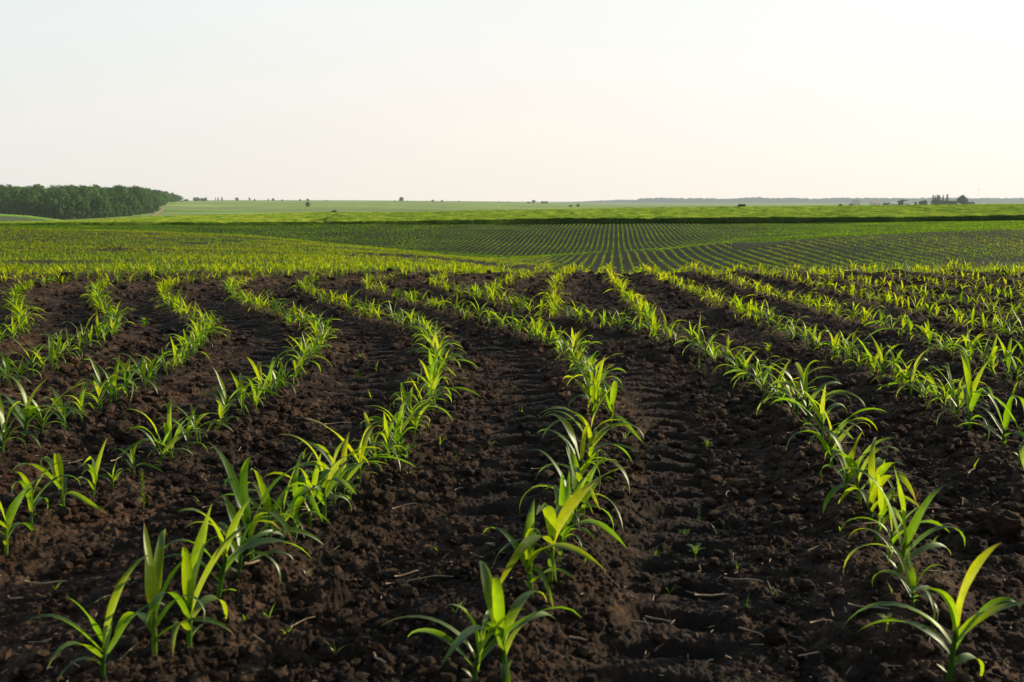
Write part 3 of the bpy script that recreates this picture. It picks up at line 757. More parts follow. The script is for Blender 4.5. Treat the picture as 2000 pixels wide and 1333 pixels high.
for (x, y, s), o_, ln in place_list(items):
    v, f = bigl[rg.randrange(6)]; v = v * s
    z = float(ground([x], [y])[0])
    g_ = fbm(v[:, 0] * 60 + x * 9, v[:, 1] * 60 + v[:, 2] * 50, 3, 3) * .10 * s
    o = mesh_np('soil_clod', v * (1 + (g_ / s)[:, None]), f, M_SOIL, attrs={'track': np.zeros(len(v))})
    o.location = (x, y, z + s * .22); o.rotation_euler = (rg.uniform(-.3, .3), rg.uniform(-.3, .3), rg.uniform(0, 6))
    tag(o, '%s dark soil clod, %s from front in %s' % ('large' if s > .038 else 'small', o_, ln), 'soil clod', 'larger clods lying between the rows')
# straw and stalk pieces
def straw_mesh(L, r, bend, rg):
    n = 7; pts = []; a = rg.uniform(-.5, .5)
    for i in range(n + 1):
        t = i / n - .5; pts.append((t * L, bend * L * (math.cos(t * 3.0) - .6) + .01 * L * rg.gauss(0, 1), .02 * L * math.sin(t * 6 + a) + .006))
    V = []; m = 5
    for i, p in enumerate(pts):
        rr_ = r * (1 - .35 * i / n)
        for k in range(m):
            b = 2 * math.pi * k / m; V.append((p[0], p[1] + rr_ * math.cos(b), p[2] + rr_ * math.sin(b)))
    q = [(i * m + k, i * m + (k + 1) % m, (i + 1) * m + (k + 1) % m, (i + 1) * m + k) for i in range(n) for k in range(m)]
    q += [(0, 1, 2, 3), (0, 3, 4, 4)][:1]
    return np.array(V), np.array(q)
si = [((1415, 1165), .16, .25, .003), ((1450, 1150), .10, .0, .002), ((820, 1140), .17, .1, .002), ((795, 1130), .07, .6, .0025), ((90, 1157), .10, .1, .003), ((495, 1165), .045, .9, .004), ((1250, 1208), .06, -.5, .0035), ((1695, 1232), .09, -.3, .002), ((1860, 1140), .05, .1, .002),
      ((790, 1010), .08, .5, .002), ((895, 965), .04, .9, .003), ((770, 985), .04, -1, .003), ((230, 920), .09, 1.5, .0025), ((150, 925), .05, .7, .003), ((1470, 1250), .07, -.9, .0022), ((1560, 880), .1, .2, .002), ((1895, 940), .06, .8, .003), ((30, 1190), .05, -.4, .003),
      ((660, 830), .12, .4, .0025), ((1290, 1230), .08, -.8, .002), ((1820, 1000), .07, .1, .002), ((200, 1195), .05, 1.2, .002), ((610, 720), .1, .4, .003), ((1420, 970), .06, 1.3, .002), ((350, 800), .12, .3, .003), ((420, 1010), .07, .3, .002), ((590, 1240), .07, .9, .002),
      ((1050, 930), .05, .4, .002), ((925, 1260), .06, .2, .0025), ((1380, 1290), .06, 1.1, .003), ((740, 1310), .06, -1.0, .003), ((1600, 1240), .06, .4, .002), ((1130, 1290), .04, -.6, .003), ((30, 1010), .06, 1.4, .002)]
c_items = [(*ijit(p), L, a, r) for p, L, a, r in si]
for (x, y, L, a, r), o_, ln in place_list(c_items):
    v, q = straw_mesh(L, r, rg.uniform(-.15, .15), rg)
    o = mesh_np('dry_stalk', v, q, M_STRAW); z = float(ground([x], [y])[0])
    o.location = (x, y, z + .012); o.rotation_euler = (0, rg.uniform(-.12, .12), a)
    tag(o, 'pale dry stalk piece, %s from front in %s' % (o_, ln), 'dry stalk', 'dry stalks lying on the soil')
# fine litter
g = np.random.default_rng(8); n = 3600
r_ = 1.35 * (12 / 1.35) ** g.uniform(0, 1, n); a_ = g.uniform(-.56, .56, n); lx = r_ * np.sin(a_); ly = r_ * np.cos(a_)
kp = fbm(lx * .9, ly * .9, 3, 55) + g.normal(0, .3, n) > .05; lx, ly, r_ = lx[kp], ly[kp], r_[kp]; n = len(lx)
lz = ground(lx, ly) + .010 + g.uniform(0, .01, n); th = g.uniform(0, 6.28, n); el = g.normal(0, .3, n); L = .006 + .05 * g.uniform(0, 1, n) ** 3; w = g.uniform(.0004, .0014, n) * (1 + r_ * .08)
dx = np.cos(th) * np.cos(el) * L / 2; dy = np.sin(th) * np.cos(el) * L / 2; dz = np.sin(el) * L / 2; wx = -np.sin(th) * w; wy_ = np.cos(th) * w
V = np.stack([np.stack([lx - dx - wx, ly - dy - wy_, lz - dz], -1), np.stack([lx - dx + wx, ly - dy + wy_, lz - dz + .001], -1), np.stack([lx + dx + wx, ly + dy + wy_, lz + dz + .001], -1), np.stack([lx + dx - wx, ly + dy - wy_, lz + dz], -1)], 1).reshape(-1, 3)
lit = mesh_np('straw_litter', V, np.arange(4 * n).reshape(-1, 4), M_STRAW); tag(lit, 'short bits of straw and root strewn over the soil', 'straw litter', kind='stuff')
# weeds
def weed(kind, rg):
    Vs, Qs, Us = [], [], []; b = 0
    def put(t):
        nonlocal b
        Vs.append(t[0]); Qs.append(t[1] + b); Us.append(t[2]); b += len(t[0])
    if kind == 'grass':
        for i in range(rg.choice([2, 3, 4])):
            put(leaf(rg.uniform(.025, .06), rg.uniform(.003, .006), rg.uniform(0, 6.28), R(rg.uniform(5, 35)), R(rg.uniform(40, 110)), n=5, across=2))
    elif kind == 'broad':
        put(tube([(0, 0, -.01), (0, 0, .02), (0, 0, .035)], [.0012, .001, .0008], 5))
        for i in range(7):
            a = i * 2.4; put(leaf(rg.uniform(.022, .036), rg.uniform(.012, .018), a, R(45), R(100), n=6, across=3, base=(0, 0, .012 + .003 * i), roundtip=True))
    elif kind == 'feather':
        put(tube([(0, 0, -.01), (0, 0, .06), (.004, 0, .11)], [.0015, .0012, .0006], 5))
        for i in range(46):
            a = i * 2.4; h = .012 + .1 * i / 46; put(leaf(rg.uniform(.014, .028) * (1.1 - i / 70), .0028, a, R(40), R(75), n=3, across=2, base=(0, 0, h)))
    elif kind == 'bush':
        for i in range(90):
            a = rg.uniform(0, 6.28); rr_ = rg.uniform(0, .07); c = (rr_ * math.cos(a), rr_ * math.sin(a), rg.uniform(.0, .05))
            put(leaf(rg.uniform(.015, .032), rg.uniform(.006, .011), a + rg.gauss(0, .7), R(rg.uniform(10, 60)), R(rg.uniform(60, 120)), n=4, across=2, base=c, roundtip=True))
    return np.concatenate(Vs), np.concatenate(Qs), np.concatenate(Us)
wi = [((775, 925), 'bush', 1.1), ((282, 1010), 'feather', 1.1), ((567, 655), 'broad', 3.0), ((284, 652), 'broad', 2.4), ((1500, 695), 'broad', 2.2), ((686, 1008), 'broad', 1.3), ((1365, 1020), 'feather', .55), ((1338, 1030), 'bush', .3), ((1358, 1090), 'broad', .9),
      ((230, 975), 'grass', 1.0), ((1307, 1145), 'grass', 1), ((1458, 1200), 'grass', .9), ((1440, 1125), 'grass', .8), ((602, 1188), 'grass', 1), ((598, 1155), 'grass', .8), ((560, 1262), 'grass', .9), ((525, 1240), 'grass', 1.1), ((480, 1250), 'grass', .9), ((1215, 980), 'grass', .9),
      ((1280, 1085), 'grass', .9), ((1142, 1140), 'grass', .9), ((800, 960), 'grass', 1.0), ((890, 905), 'grass', 1.0), ((856, 1080), 'grass', .9), ((890, 1235), 'grass', .8), ((110, 1165), 'grass', .9), ((470, 980), 'grass', 1), ((590, 890), 'grass', 1.2), ((735, 730), 'grass', 1.8), ((705, 700), 'grass', 1.6),
      ((755, 755), 'grass', 1.5), ((700, 745), 'grass', 1.6), ((725, 780), 'grass', 1.2), ((1740, 1215), 'grass', 1.1), ((1380, 870), 'broad', .9), ((1220, 875), 'grass', 1), ((1365, 735), 'feather', 1.0), ((1640, 1055), 'grass', .7), ((1900, 935), 'grass', 1.2), ((1820, 1085), 'grass', .8), ((1400, 1040), 'grass', .8), ((960, 870), 'grass', 1.1),
      ((1020, 815), 'grass', 1.1), ((515, 980), 'grass', .9), ((390, 995), 'grass', 1), ((655, 1290), 'grass', .8), ((1730, 1270), 'broad', .8), ((1510, 1180), 'grass', .7), ((860, 885), 'grass', 1.0)]
DESC = {'bush': 'low bushy green weed', 'feather': 'upright feathery weed', 'broad': 'small round leaved weed', 'grass': 'tiny grassy weed sprout'}
for (x, y, kd, s), o_, ln in place_list([(*ijit(p), kd, s) for p, kd, s in wi]):
    v, q, u = weed(kd, rg)
    o = mesh_np('weed', v * s, q, M_WEED, uv=u * np.array([.2, .5]) + np.array([.2, .1]), attrs={'tint': np.full(len(v), .25 if kd in ('bush', 'feather') else .5)})
    o.location = (x, y, float(ground([x], [y])[0]) + .006); o.rotation_euler = (0, 0, rg.uniform(0, 6))
    tag(o, '%s, %s from front in %s' % (DESC[kd], o_, ln), 'weed', 'weeds sprouting between the rows')

# ------------------------------------------------------------------ WHEAT
rr = np.concatenate([[181.2, 181.21], np.geomspace(181.4, 200, 60), np.geomspace(200.5, 455, 230)]); az = np.linspace(-.62, .62, 1100)
RR, AZ = np.meshgrid(rr, az, indexing='ij')
edge = 1.5 * vnoise(AZ * 40, AZ * 0, 3) + .5 * vnoise(AZ * 260, AZ * 0, 4)
rad = RR / np.cos(np.clip(AZ, -.55, .55)) * 1.0
X = np.tan(AZ) * RR; Y = RR + edge
Z = sample(TW, X, Y)
xi = 1000 + 1950 * X / Y
Z += .16 * vnoise(X * .45, Y * .16, 14) + .10 * vnoise(X * .15 + Y * .1, Y * .35, 24) + .22 * vnoise(X * .06, Y * .10, 15) + .08 * vnoise(X * 1.3, Y * .6, 16)
# tramlines left by the sprayer
bare_shade = np.zeros_like(X)
for (xa, ya, xb, yb, wd) in [(-36.2, 180, -60, 345, .34), (-33.8, 180, -57, 310, .16)]:
    t = (Y - ya) / (yb - ya); cxn = xa + (xb - xa) * t ** 1.2 * 1.0 if False else xa + (xb - xa) * np.clip(t, 0, 1)
    Z -= .08 * np.exp(-((X - cxn) / wd) ** 2) * (t < 1); bare_shade = np.maximum(bare_shade, np.exp(-((X - cxn) / (wd * 1.5)) ** 4) * (t < 1) * np.clip(1.2 - t * .8, 0, 1))
lod = fbm(X * .035, Y * .12, 3, 19); Z -= .25 * np.clip((lod - .28) / .15, 0, 1)
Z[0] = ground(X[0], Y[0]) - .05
for q_, b_ in ((0, 1), (1, .85), (2, .5), (3, .25), (4, .1), (5, .05)): bare_shade[q_] = b_ * np.clip(np.interp(xi[q_], [300, 900, 1200], [.30, .6, 1]) + .45 * vnoise(X[q_] * .12, X[q_] * 0 + q_ * .3, 88), 0, 1)  # shade on the wheat's front edge painted in as darker colour
V = np.stack([X, Y, Z], -1).reshape(-1, 3)
wh = mesh_np('wheat_field', V, grid_quads(len(rr), len(az)), M_WHEAT, smooth=False, attrs={'bare_shade': bare_shade.ravel()})
tag(wh, 'bright green field of tall young wheat across the middle distance', 'wheat', kind='stuff')
# grass strip between maize and wheat
g = np.random.default_rng(12); n = 26000
ta = np.tan(g.uniform(-.6, .6, n)); yy = g.uniform(179.6, 182.0, n) + 1.5 * vnoise(np.arctan(ta) * 40, ta * 0, 3); xx = ta * yy
zz = ground(xx, np.minimum(yy, 183)) - .02
h = g.uniform(.06, .22, n) * np.clip(.8 + 1.2 * vnoise(xx * .12, yy * 0, 6), .3, 1.5); a = g.uniform(0, 6.28, n); w = .07
V = np.stack([np.stack([xx - np.cos(a) * w, yy - np.sin(a) * w, zz], -1), np.stack([xx + np.cos(a) * w, yy + np.sin(a) * w, zz], -1),
              np.stack([xx + np.cos(a) * w * .3 + .1 * h, yy + np.sin(a) * w * .3, zz + h], -1), np.stack([xx - np.cos(a) * w * .3 + .1 * h, yy - np.sin(a) * w * .3, zz + h], -1)], 1).reshape(-1, 3)
M_GR = mat_foliage('verge_grass', (.014, .026, .009), (.06, .07, .026), (.05, .07, .015), .12)
vg = mesh_np('verge_grass', V, np.arange(4 * n).reshape(-1, 4), M_GR, attrs={'tint': np.repeat(g.uniform(0, 1, n), 4)})
tag(vg, 'dark strip of rough grass between the maize and the wheat', 'grass', kind='stuff')

# ------------------------------------------------------------------ DISTANT LAND
rr = np.geomspace(172, 9000, 300); az = np.linspace(-.75, .75, 500)
RR, AZ = np.meshgrid(rr, az, indexing='ij'); Y = RR; X = np.tan(AZ) * RR; Z = sample(TP, X, Y)
pl = mesh_np('distant_land', np.stack([X, Y, Z], -1).reshape(-1, 3), grid_quads(len(rr), len(az)), M_PLAIN)
tag(pl, 'pale green meadows and fields rolling away to the horizon', 'fields', kind='structure')
# green hillock at the left, in front of the wood
hy = np.linspace(300, 520, 60); hx = np.linspace(-.62, -.395, 80)
HYg, HXg = np.meshgrid(hy, hx, indexing='ij'); X = HXg * HYg; Y = HYg
xi = 1000 + 1950 * HXg
top = np.interp(xi, [-300, 0, 60, 140, 190, 260], [414, 418, 421.5, 431.5, 441, 450])
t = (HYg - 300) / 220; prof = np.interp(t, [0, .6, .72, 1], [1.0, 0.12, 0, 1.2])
Z = z_at(top + prof * 20, HYg) + .2 * vnoise(X * .05, Y * .05, 3)
def mat_hill():
    m, nt, out = newmat('hill_grass'); k = N(nt)
    a = k.n('ShaderNodeAttribute', attribute_name='crest').outputs['Fac']; pos = k.n('ShaderNodeNewGeometry').outputs['Position']
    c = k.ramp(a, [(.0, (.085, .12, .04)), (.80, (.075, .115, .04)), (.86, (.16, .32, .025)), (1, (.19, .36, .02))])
    c = k.mix(1, c, k.ramp(k.noise(pos, .2, 5, .6), [(.3, (.8, .8, .8)), (.7, (1.15, 1.15, 1.15))]), 'MULTIPLY')
    haze_mix(k, princ(k, c, .9, .1).outputs[0], out); return m
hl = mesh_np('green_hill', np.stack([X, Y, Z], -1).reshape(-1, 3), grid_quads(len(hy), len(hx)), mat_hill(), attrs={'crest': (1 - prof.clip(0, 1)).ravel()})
tag(hl, 'low green hill in front of the wood on the left', 'hill', kind='structure')
# dirt track by the wood
pp = np.array([(300, 640), (306, 720), (313, 800), (320, 880), (322, 960), (317, 1010)], float)
V = []
for i in range(41):
    t = i / 40 * (len(pp) - 1); k0 = min(int(t), len(pp) - 2); q = pp[k0] + (pp[k0 + 1] - pp[k0]) * (t - k0)
    for s in (-1.6, 0, 1.6):
        x = (q[0] - 1000) / 1950 * q[1] + s; y = q[1]; V.append((x, y, float(sample(TP, x, y)) + .35))
trk = mesh_np('dirt_track', V, grid_quads(41, 3), M_TRACK); tag(trk, 'pale dirt track climbing beside the wood', 'track', kind='structure')

# ------------------------------------------------------------------ TREES
def crown(h, w, base, n, card, seed, shape='round'):
    g = np.random.default_rng(seed); Vs = []; T = []
    nc = 9 if shape != 'column' else 7
    cs = []
    for i in range(nc):
        if shape == 'column': cz = base + (h - base) * (i + .5) / nc; rad_ = w * .5 * (1 - .65 * (i / nc) ** 1.5) * g.uniform(.8, 1.1); cx_, cy_ = g.normal(0, w * .05, 2)
        elif shape == 'dome': a__ = i * 2.4; q__ = (i / nc) ** .5 * .30 * w; cz = h * (.80 - .42 * (i / nc)); rad_ = w * g.uniform(.20, .27); cx_, cy_ = q__ * math.cos(a__), q__ * math.sin(a__)
        elif shape == 'full': cz = base + (h - base) * (.12 + .76 * i / nc); rad_ = w * g.uniform(.24, .38) * (1.1 - .35 * i / nc); cx_, cy_ = g.uniform(-.25, .25, 2) * w
        elif shape == 'bush': cz = h * g.uniform(.25, .6); rad_ = w * g.uniform(.18, .3); cx_, cy_ = g.uniform(-.33, .33, 2) * w
        else: cz = base + (h - base) * g.uniform(.3, .85); rad_ = w * g.uniform(.2, .33); cx_, cy_ = g.uniform(-.28, .28, 2) * w
        cs.append((cx_, cy_, cz, rad_, g.uniform(0, 1)))
    cs = np.array(cs); wh_ = g.integers(0, nc, n)
    d = g.normal(0, 1, (n, 3)); d /= np.linalg.norm(d, axis=1)[:, None]
    rr_ = cs[wh_, 3] * (g.uniform(.82, 1.06, n) if shape in ('dome', 'full') else g.uniform(.55, 1.08, n))
    zs = 1.0 if shape != 'column' else (h - base) / nc / (w * .5) * .9
    p = np.stack([cs[wh_, 0] + d[:, 0] * rr_, cs[wh_, 1] + d[:, 1] * rr_, cs[wh_, 2] + d[:, 2] * rr_ * max(.7, zs)], -1)
    p[:, 2] = np.clip(p[:, 2], .15, h * 1.02)
    u = g.normal(0, 1, (n, 3)); u -= d * (u * d).sum(1)[:, None] * (.97 if shape in ('dome', 'full') else .7); u /= np.linalg.norm(u, axis=1)[:, None]; v = np.cross(d, u); v /= np.linalg.norm(v, axis=1)[:, None]
    s = (card * g.uniform(.5, 1.2, n))[:, None]
    V = np.stack([p - u * s - v * s * .6, p + u * s * .7 - v * s, p + u * s + v * s * .6, p - u * s * .6 + v * s], 1).reshape(-1, 3)
    T = np.repeat(np.clip(cs[wh_, 4] * .35 + .65 * (p[:, 2] / h) ** 1.6 + g.normal(0, .10, n), 0, 1), 4)  # tint rises with height: sunlit crown tops painted into the colour
    return V, np.arange(4 * n).reshape(-1, 4), T
def tree(name, label, cat, x, y, z, h, w, shape, seed, mat=M_TREE, group=None, n=260, base=None, parts=True):
    e = empty(name, (x, y, z), random.random() * 6)
    tag(e, label, cat, group)
    b = base if base is not None else h * .22
    v, q, t = crown(h, w, b, n, max(.35, w * (.085 if shape == 'full' else .07)), seed, shape)
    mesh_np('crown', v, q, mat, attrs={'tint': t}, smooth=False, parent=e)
    v, q, u = tube([(0, 0, -.5), (0, 0, h * .3), (.02 * h, 0, h * .75)], [h * .022, h * .016, h * .006], 6)
    mesh_np('trunk', v, q, M_BARK, parent=e); return e
# the wood on the left : mass plus its front trees
g = np.random.default_rng(31)
tpl = [crown(16.5, 14, 2, 560, .6, 500 + i, 'dome') for i in range(8)]
Vs, Qs, Ts = [], [], []; b = 0
pts = []
for Yr in np.arange(650, 1000, 9.5):
    for xx in np.arange(-.68, -.30, 9.2 / Yr):
        xi = 1000 + 1950 * xx
        lim_front = np.interp(xi, [-300, 120, 200, 260, 300, 312], [640, 640, 660, 700, 800, 900])
        if Yr > lim_front and xi < 318 - (Yr - 800) * .03: pts.append((xx * Yr + g.normal(0, 2), Yr + g.normal(0, 2.5), g.uniform(.85, 1.15)))
for Yr in np.arange(1010, 1300, 11):
    for xx in np.arange(-.42, -.325, 10 / Yr):
        xi = 1000 + 1950 * xx
        if xi < np.interp(Yr, [1010, 1150, 1200, 1300], [318, 330, 350, 356]): pts.append((xx * Yr + g.normal(0, 2), Yr + g.normal(0, 2.5), g.uniform(.9, 1.15)))
for (x, y, s) in pts:
    v, q, t = tpl[g.integers(0, 8)]; a = g.uniform(0, 6.28); c, s_ = math.cos(a), math.sin(a); sw = s * g.uniform(.85, 1.2)
    z = float(sample(TP, x, y)); hh = s * g.uniform(.88, 1.12) * (1 + .12 * float(vnoise(np.array([x * .03]), np.array([y * .03]), 2)[0])) * float(np.interp(1000 + 1950 * x / y, [262, 300, 357], [1.06, .96, .62]))
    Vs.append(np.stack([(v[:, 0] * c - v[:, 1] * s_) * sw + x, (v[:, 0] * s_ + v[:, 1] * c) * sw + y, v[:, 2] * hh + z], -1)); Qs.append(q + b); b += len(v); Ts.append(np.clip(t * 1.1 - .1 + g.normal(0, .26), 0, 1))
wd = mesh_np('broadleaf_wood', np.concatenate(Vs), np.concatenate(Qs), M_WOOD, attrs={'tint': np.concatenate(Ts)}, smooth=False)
tag(wd, 'dense dark green broadleaf wood covering the rise at the left', 'wood', kind='stuff')
k = 0
for xi, yf in [(x_, np.interp(x_, [-300, 120, 200, 260, 300, 312], [628, 628, 650, 690, 790, 880])) for x_ in np.concatenate([np.arange(-30, 200, 17), np.arange(200, 312, 9)])]:
    X_ = (xi - 1000) / 1950 * yf; k += 1; s = g.uniform(.75, 1.15)
    side = 'left' if xi < 90 else 'middle' if xi < 210 else 'right'
    tree('woodland_tree', 'round green tree, %s along the front edge of the wood counted from the left' % ORD(k), 'tree', X_, yf, float(sample(TP, X_, yf)), (14 if xi < 215 else 8.5) * s, (9 if xi < 215 else 7) * s, 'full', 900 + k, M_WOOD, 'trees along the front of the wood', 420, base=.2)
# scattered trees and bushes on the skyline: px x, px height, px width, distance, shape
sky_t = [(368, 3, 12, 1700, 'bush', 'low bush just right of the wood'), (387, 7, 16, 1750, 'bush', 'left dome of the tree clump near the wood'), (402, 6, 15, 1760, 'bush', 'right dome of the tree clump near the wood'), (425, 7, 2, 1800, 'column', 'thinnest columnar tree on the left skyline'), (430, 7, 3, 1800, 'column', 'middle columnar tree on the left skyline'),
 (437.5, 7, 5, 1800, 'column', 'widest columnar tree on the left skyline'), (466, 6, 8, 1850, 'full', 'rounded tree right of the three columnar trees'), (491, 7, 5, 1850, 'full', 'narrow upright tree on the left skyline'), (501, 4, 4, 1850, 'full', 'small tree beside the narrow upright tree'), (527, 4, 3, 1900, 'column', 'tiny thin tree on the left skyline'), (537, 5, 6, 1900, 'full', 'pale sparse tree on the left skyline'),
 (555, 3, 6, 1900, 'bush', 'dark low bush on the left skyline'), (589, 3, 5, 1950, 'full', 'small round bush left of the field tree'), (604, 4, 6, 1950, 'full', 'pale tree above the lone field tree'), (603, 9, 10, 1130, 'full', 'lone tree standing in the pale field'), (640, 3, 4, 1900, 'bush', 'dark dot of a bush on the skyline'), (785.5, 8, 10, 1900, 'full', 'largest round tree on the centre skyline'), (773, 2.5, 4, 1900, 'bush', 'bush left of the largest skyline tree'),
 (797, 2.5, 4, 1900, 'bush', 'bush right of the largest skyline tree'), (846, 4, 5, 1900, 'full', 'left one of the small tree pair in the centre'), (864, 3.5, 5, 1900, 'full', 'right one of the small tree pair in the centre'), (897, 2, 4, 1950, 'bush', 'tiny bush left of the centre skyline gap'), (974, 2.5, 4, 1950, 'bush', 'tiny bush on the open centre skyline'), (992, 2, 3, 1950, 'bush', 'faint bush on the open centre skyline'),
 (1042, 6, 7, 1900, 'full', 'round tree in the hazy group right of centre'), (1032, 3, 8, 1900, 'bush', 'left bush of the hazy group right of centre'), (1063, 4, 14, 1950, 'bush', 'wide hazy bush clump right of centre'), (1113, 5, 9, 1300, 'bush', 'left bush of the clump in the pale valley'), (1128, 6, 7, 1310, 'full', 'right tree of the clump in the pale valley')]
for i, (px, hp, wp, Yd, sh, lab) in enumerate(sky_t):
    X_ = (px - 1000) / 1950 * Yd; s = Yd / 1944
    tree('distant_bush' if sh == 'bush' else 'distant_tree', lab, 'bush' if sh == 'bush' else 'tree', X_, Yd, float(sample(TP, X_, Yd)) - .3, max(hp, 2.5) * s * 1.08, wp * s * .95, sh, 1200 + i, n=320)
for i, (px, hp, wp, lab) in enumerate([(655, 3.2, 9, 'dark bush at the top edge of the wheat left of centre'), (1446, 4.0, 17, 'dark flat topped bush on the upper edge of the wheat'), (1638, 3, 5, 'small dark bush in the upper wheat by the houses')]):
    Yd = 398; X_ = (px - 1000) / 1950 * Yd; s = Yd / 1944
    tree('field_bush', lab, 'bush', X_, Yd, float(sample(TW, X_, Yd)) - .4, (hp + 2) * s, wp * s, 'bush', 1400 + i, n=200)
# hamlet on the right
def vil(px, hp, wp, sh, lab, i, Yd=1250):
    X_ = (px - 1000) / 1950 * Yd; s = Yd / 1944
    return tree('poplar' if sh == 'column' else 'distant_tree', lab, 'tree', X_, Yd, float(sample(TP, X_, Yd)) - .5, hp * s, wp * s * 1.35, sh, 1500 + i, n=520)
for i, (px, hp, wp, sh, lab) in enumerate([(1816.5, 21, 3.5, 'column', 'leftmost thin poplar of the hamlet'), (1820.5, 19, 3.5, 'column', 'second thin poplar from the left in the hamlet'), (1825, 21, 6, 'column', 'wider ragged poplar in the hamlet row'), (1829, 20, 4, 'column', 'fourth poplar from the left in the hamlet'), (1836, 21, 3.5, 'column', 'single slim poplar before the last tall one'), (1844, 22, 5, 'column', 'tallest rightmost poplar of the hamlet'),
   (1872.5, 19, 15, 'round', 'big round tree right of the poplars'), (1861, 10, 6, 'bush', 'small tree leaning against the big round tree'), (1760, 11, 17, 'bush', 'wide tree clump over the pale barn roof'), (1797, 12, 12, 'bush', 'rounded trees left of the poplars'), (1784, 9, 6, 'bush', 'small pale tree left of the rounded trees'), (1830, 9, 22, 'bush', 'low bushes at the foot of the left poplars'), (1850, 8, 18, 'bush', 'low bushes under the tallest poplar'), (1885, 6, 18, 'bush', 'low hedge right of the big round tree'), (1728, 6, 12, 'bush', 'dark low tree beside the white shed'), (1658, 5, 7, 'bush', 'bush left of the gabled house')]):
    vil(px, hp, wp, sh, lab, i)
def house(name, label, px, wpx, hpx, Yd, roof, ridge_across=True):
    s = Yd / 1944; X_ = (px - 1000) / 1950 * Yd; z = float(sample(TP, X_, Yd)) - .3
    w = wpx * s / 2; h = hpx * s * .55; rh = hpx * s * .45; d = w * .8
    e = empty(name, (X_, Yd, z), .15); tag(e, label, 'house' if 'shed' not in name else 'shed')
    V = [(-w, -d, 0), (w, -d, 0), (w, d, 0), (-w, d, 0), (-w, -d, h), (w, -d, h), (w, d, h), (-w, d, h)]
    Q = [(0, 1, 5, 4), (1, 2, 6, 5), (2, 3, 7, 6), (3, 0, 4, 7), (4, 5, 6, 7)]
    mesh_np('wall', V, Q, M_WALL, smooth=False, parent=e)
    o = .3; V = [(-w - o, -d - o, h), (w + o, -d - o, h), (w + o, d + o, h), (-w - o, d + o, h), (-w - o, 0, h + rh), (w + o, 0, h + rh)]
    V = [(a, b_, c + .02) for a, b_, c in V]
    me = bpy.data.meshes.new('roof'); me.from_pydata(V, [], [(0, 1, 5, 4), (2, 3, 4, 5), (0, 4, 3), (1, 2, 5), (3, 2, 1, 0)]); me.materials.append(roof)
    ro = bpy.data.objects.new('roof', me); col.objects.link(ro); ro.parent = e
    for xx in (-w * .5, w * .5):
        V = [(xx - .5, -d - .03, h * .3), (xx + .5, -d - .03, h * .3), (xx + .5, -d - .03, h * .75), (xx - .5, -d - .03, h * .75)]
        mesh_np('window', V, [(0, 1, 2, 3)], M_DARK, smooth=False, parent=e)
house('gabled_house', 'pale gabled house with pinkish roof left of the hamlet', 1667, 12, 12, 1250, M_ROOF)
house('long_house', 'long low pale house between the gabled house and the shed', 1704, 17, 9.5, 1250, M_ROOF)
house('white_shed', 'small white shed roof beside the dark low tree', 1741, 12, 8, 1230, M_ROOFP)
house('barn_shed', 'pale roofed barn under the wide tree clump', 1766, 9, 9, 1225, M_ROOFP)
# mast
Yd = 1900; X_ = (1904 - 1000) / 1950 * Yd; z = float(sample(TP, X_, Yd))
me_ = empty('radio_mast', (X_, Yd, z)); tag(me_, 'thin faint mast on the skyline right of the hamlet', 'mast')
v, q, u = tube([(0, 0, -1), (0, 0, 14), (0, 0, 29)], [.2, .15, .1], 4); mesh_np('mast_pole', v, q, M_METAL, parent=me_)
v, q, u = tube([(0, 0, 26.5), (0, 0, 29.3)], [.4, .4], 6); mesh_np('antenna', v, q, M_METAL, parent=me_)
# far wood along the horizon
g = np.random.default_rng(44); Vs, Ts = [], []
for Yc, x0, x1, hb in ((4000, 1225, 2350, 19), (4300, 1090, 2350, 13)):
    n = 26000; xi = g.uniform(x0, x1, n); Y_ = Yc + g.uniform(-60, 200, n); X_ = (xi - 1000) / 1950 * Y_
    hh = hb * (1 + .38 * vnoise(xi / 60, xi * 0, 3) + .22 * vnoise(xi / 9, xi * 0, 5)) * np.clip((xi - x0) / (25 if Yc == 4000 else 120), .1, 1)
    z = sample(TP, X_, Y_) + g.uniform(0, 1, n) ** .7 * hh; s = 2.6
    a = g.uniform(0, 3.14, n)
    V = np.stack([np.stack([X_ - s * np.cos(a), Y_ - s * np.sin(a), z - 1.6], -1), np.stack([X_ + s * np.cos(a), Y_ + s * np.sin(a), z - 1.8], -1), np.stack([X_ + s * .7 * np.cos(a), Y_ + s * .7 * np.sin(a), z + 1.6], -1), np.stack([X_ - s * .6 * np.cos(a), Y_ - s * .6 * np.sin(a), z + 1.9], -1)], 1)
    Vs.append(V.reshape(-1, 3)); Ts.append(np.repeat(g.uniform(0, 1, n), 4))
V = np.concatenate(Vs); fw_ = mesh_np('horizon_wood', V, np.arange(len(V)).reshape(-1, 4), M_FAR, attrs={'tint': np.concatenate(Ts)}, smooth=False)
tag(fw_, 'long hazy blue grey wood along the right horizon', 'wood', kind='stuff')

# ------------------------------------------------------------------ LIGHT
SUN_AZ, SUN_EL = 62.0, 16.5
w_ = bpy.data.worlds.new('World'); sc.world = w_; w_.use_nodes = True; nt = w_.node_tree; nt.nodes.clear(); k = N(nt)
out = k.n('ShaderNodeOutputWorld'); bg = k.n('ShaderNodeBackground')
sky = k.n('ShaderNodeTexSky', sky_type='NISHITA', sun_disc=False, sun_elevation=R(SUN_EL), sun_rotation=R(SUN_AZ)); sky.dust_density = 2.5; sky.air_density = 1.0
bg.inputs['Strength'].default_value = .10
tc = k.n('ShaderNodeTexCoord'); sp = k.n('ShaderNodeSeparateXYZ'); k.l(tc.outputs['Generated'], sp.inputs[0])
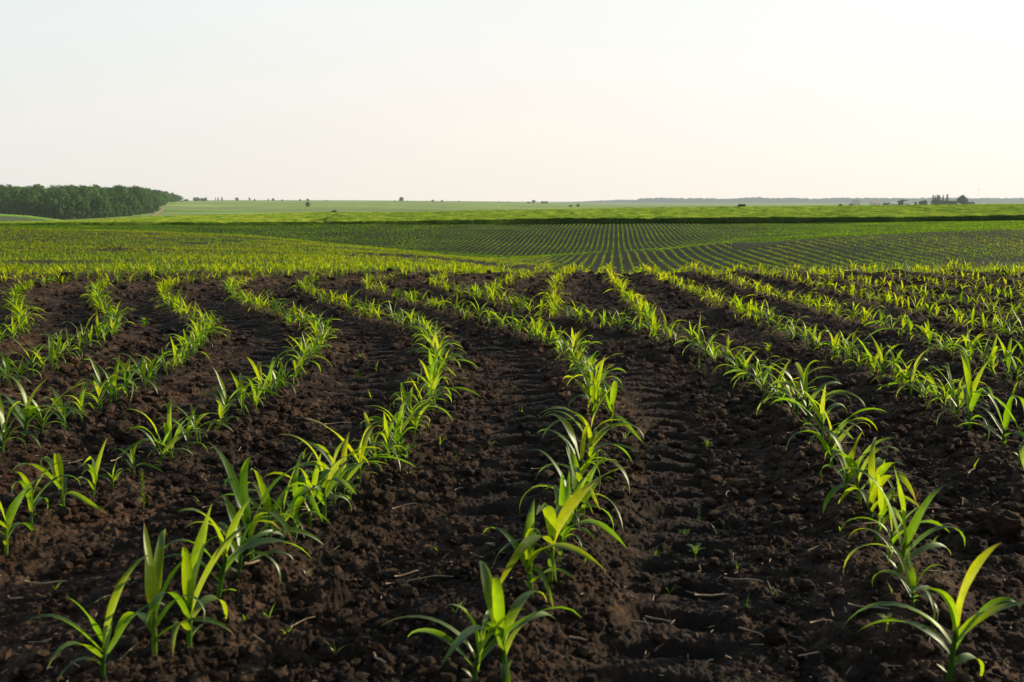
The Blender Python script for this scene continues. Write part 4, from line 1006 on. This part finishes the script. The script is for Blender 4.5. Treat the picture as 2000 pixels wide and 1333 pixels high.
# thin high haze over the clear sky: milky near the horizon, warmer towards the sun
elev = k.ramp(sp.outputs[2], [(.0, (10.4, 9.7, 8.7)), (.08, (10.4, 9.9, 9.15)), (.2, (10.2, 10.3, 10.1)), (.34, (8.9, 10.35, 11.3)), (.55, (3.6, 4.8, 5.8)), (1, (.9, 1.5, 2.3))])
dt = k.n('ShaderNodeVectorMath', operation='DOT_PRODUCT'); k.l(tc.outputs['Generated'], dt.inputs[0]); dt.inputs[1].default_value = (math.sin(R(SUN_AZ)), math.cos(R(SUN_AZ)), 0)
glow = k.ramp(dt.outputs['Value'], [(-0.0, (.89, .935, .965)), (.10, (.915, .95, .97)), (.47, (1.0, 1, 1)), (.82, (1.055, 1.065, 1.075))])
hz = k.mix(1, elev, glow, 'MULTIPLY')
cl = k.n('ShaderNodeMapping'); cl.inputs['Scale'].default_value = (1, 1, 5); k.l(tc.outputs['Generated'], cl.inputs[0])
wisps = k.ramp(k.noise(cl.outputs[0], 1.6, 5, .5, .5), [(.35, (.975, .985, .99)), (.7, (1.02, 1.01, 1.0))])
hz = k.mix(1, hz, wisps, 'MULTIPLY')
skc = k.mix(.9, sky.outputs[0], hz)
k.l(skc, bg.inputs['Color']); k.l(bg.outputs[0], out.inputs['Surface'])
L_ = bpy.data.lights.new('Sun', 'SUN'); L_.energy = 7.4; L_.angle = R(.6); L_.color = (1, .80, .54)
so = bpy.data.objects.new('Sun', L_); col.objects.link(so)
from mathutils import Vector
d = Vector((math.sin(R(SUN_AZ)) * math.cos(R(SUN_EL)), math.cos(R(SUN_AZ)) * math.cos(R(SUN_EL)), math.sin(R(SUN_EL))))
so.rotation_euler = d.to_track_quat('Z', 'Y').to_euler()

# ------------------------------------------------------------------ CAMERA
cam = bpy.data.cameras.new('Camera'); co = bpy.data.objects.new('Camera', cam); col.objects.link(co)
co.location = (0, 0, CH); co.rotation_euler = (math.pi / 2 - P, 0, 0); cam.sensor_width = 36; cam.lens = 35; cam.clip_start = .05; cam.clip_end = 20000
cam.dof.use_dof = True; cam.dof.focus_distance = 5.0; cam.dof.aperture_fstop = 7.1
sc.camera = co
sc.view_settings.view_transform = 'Standard'; sc.view_settings.look = 'None'; sc.view_settings.exposure = 0
sc.cycles.max_bounces = 6; sc.cycles.transparent_max_bounces = 4; sc.cycles.use_denoising = True
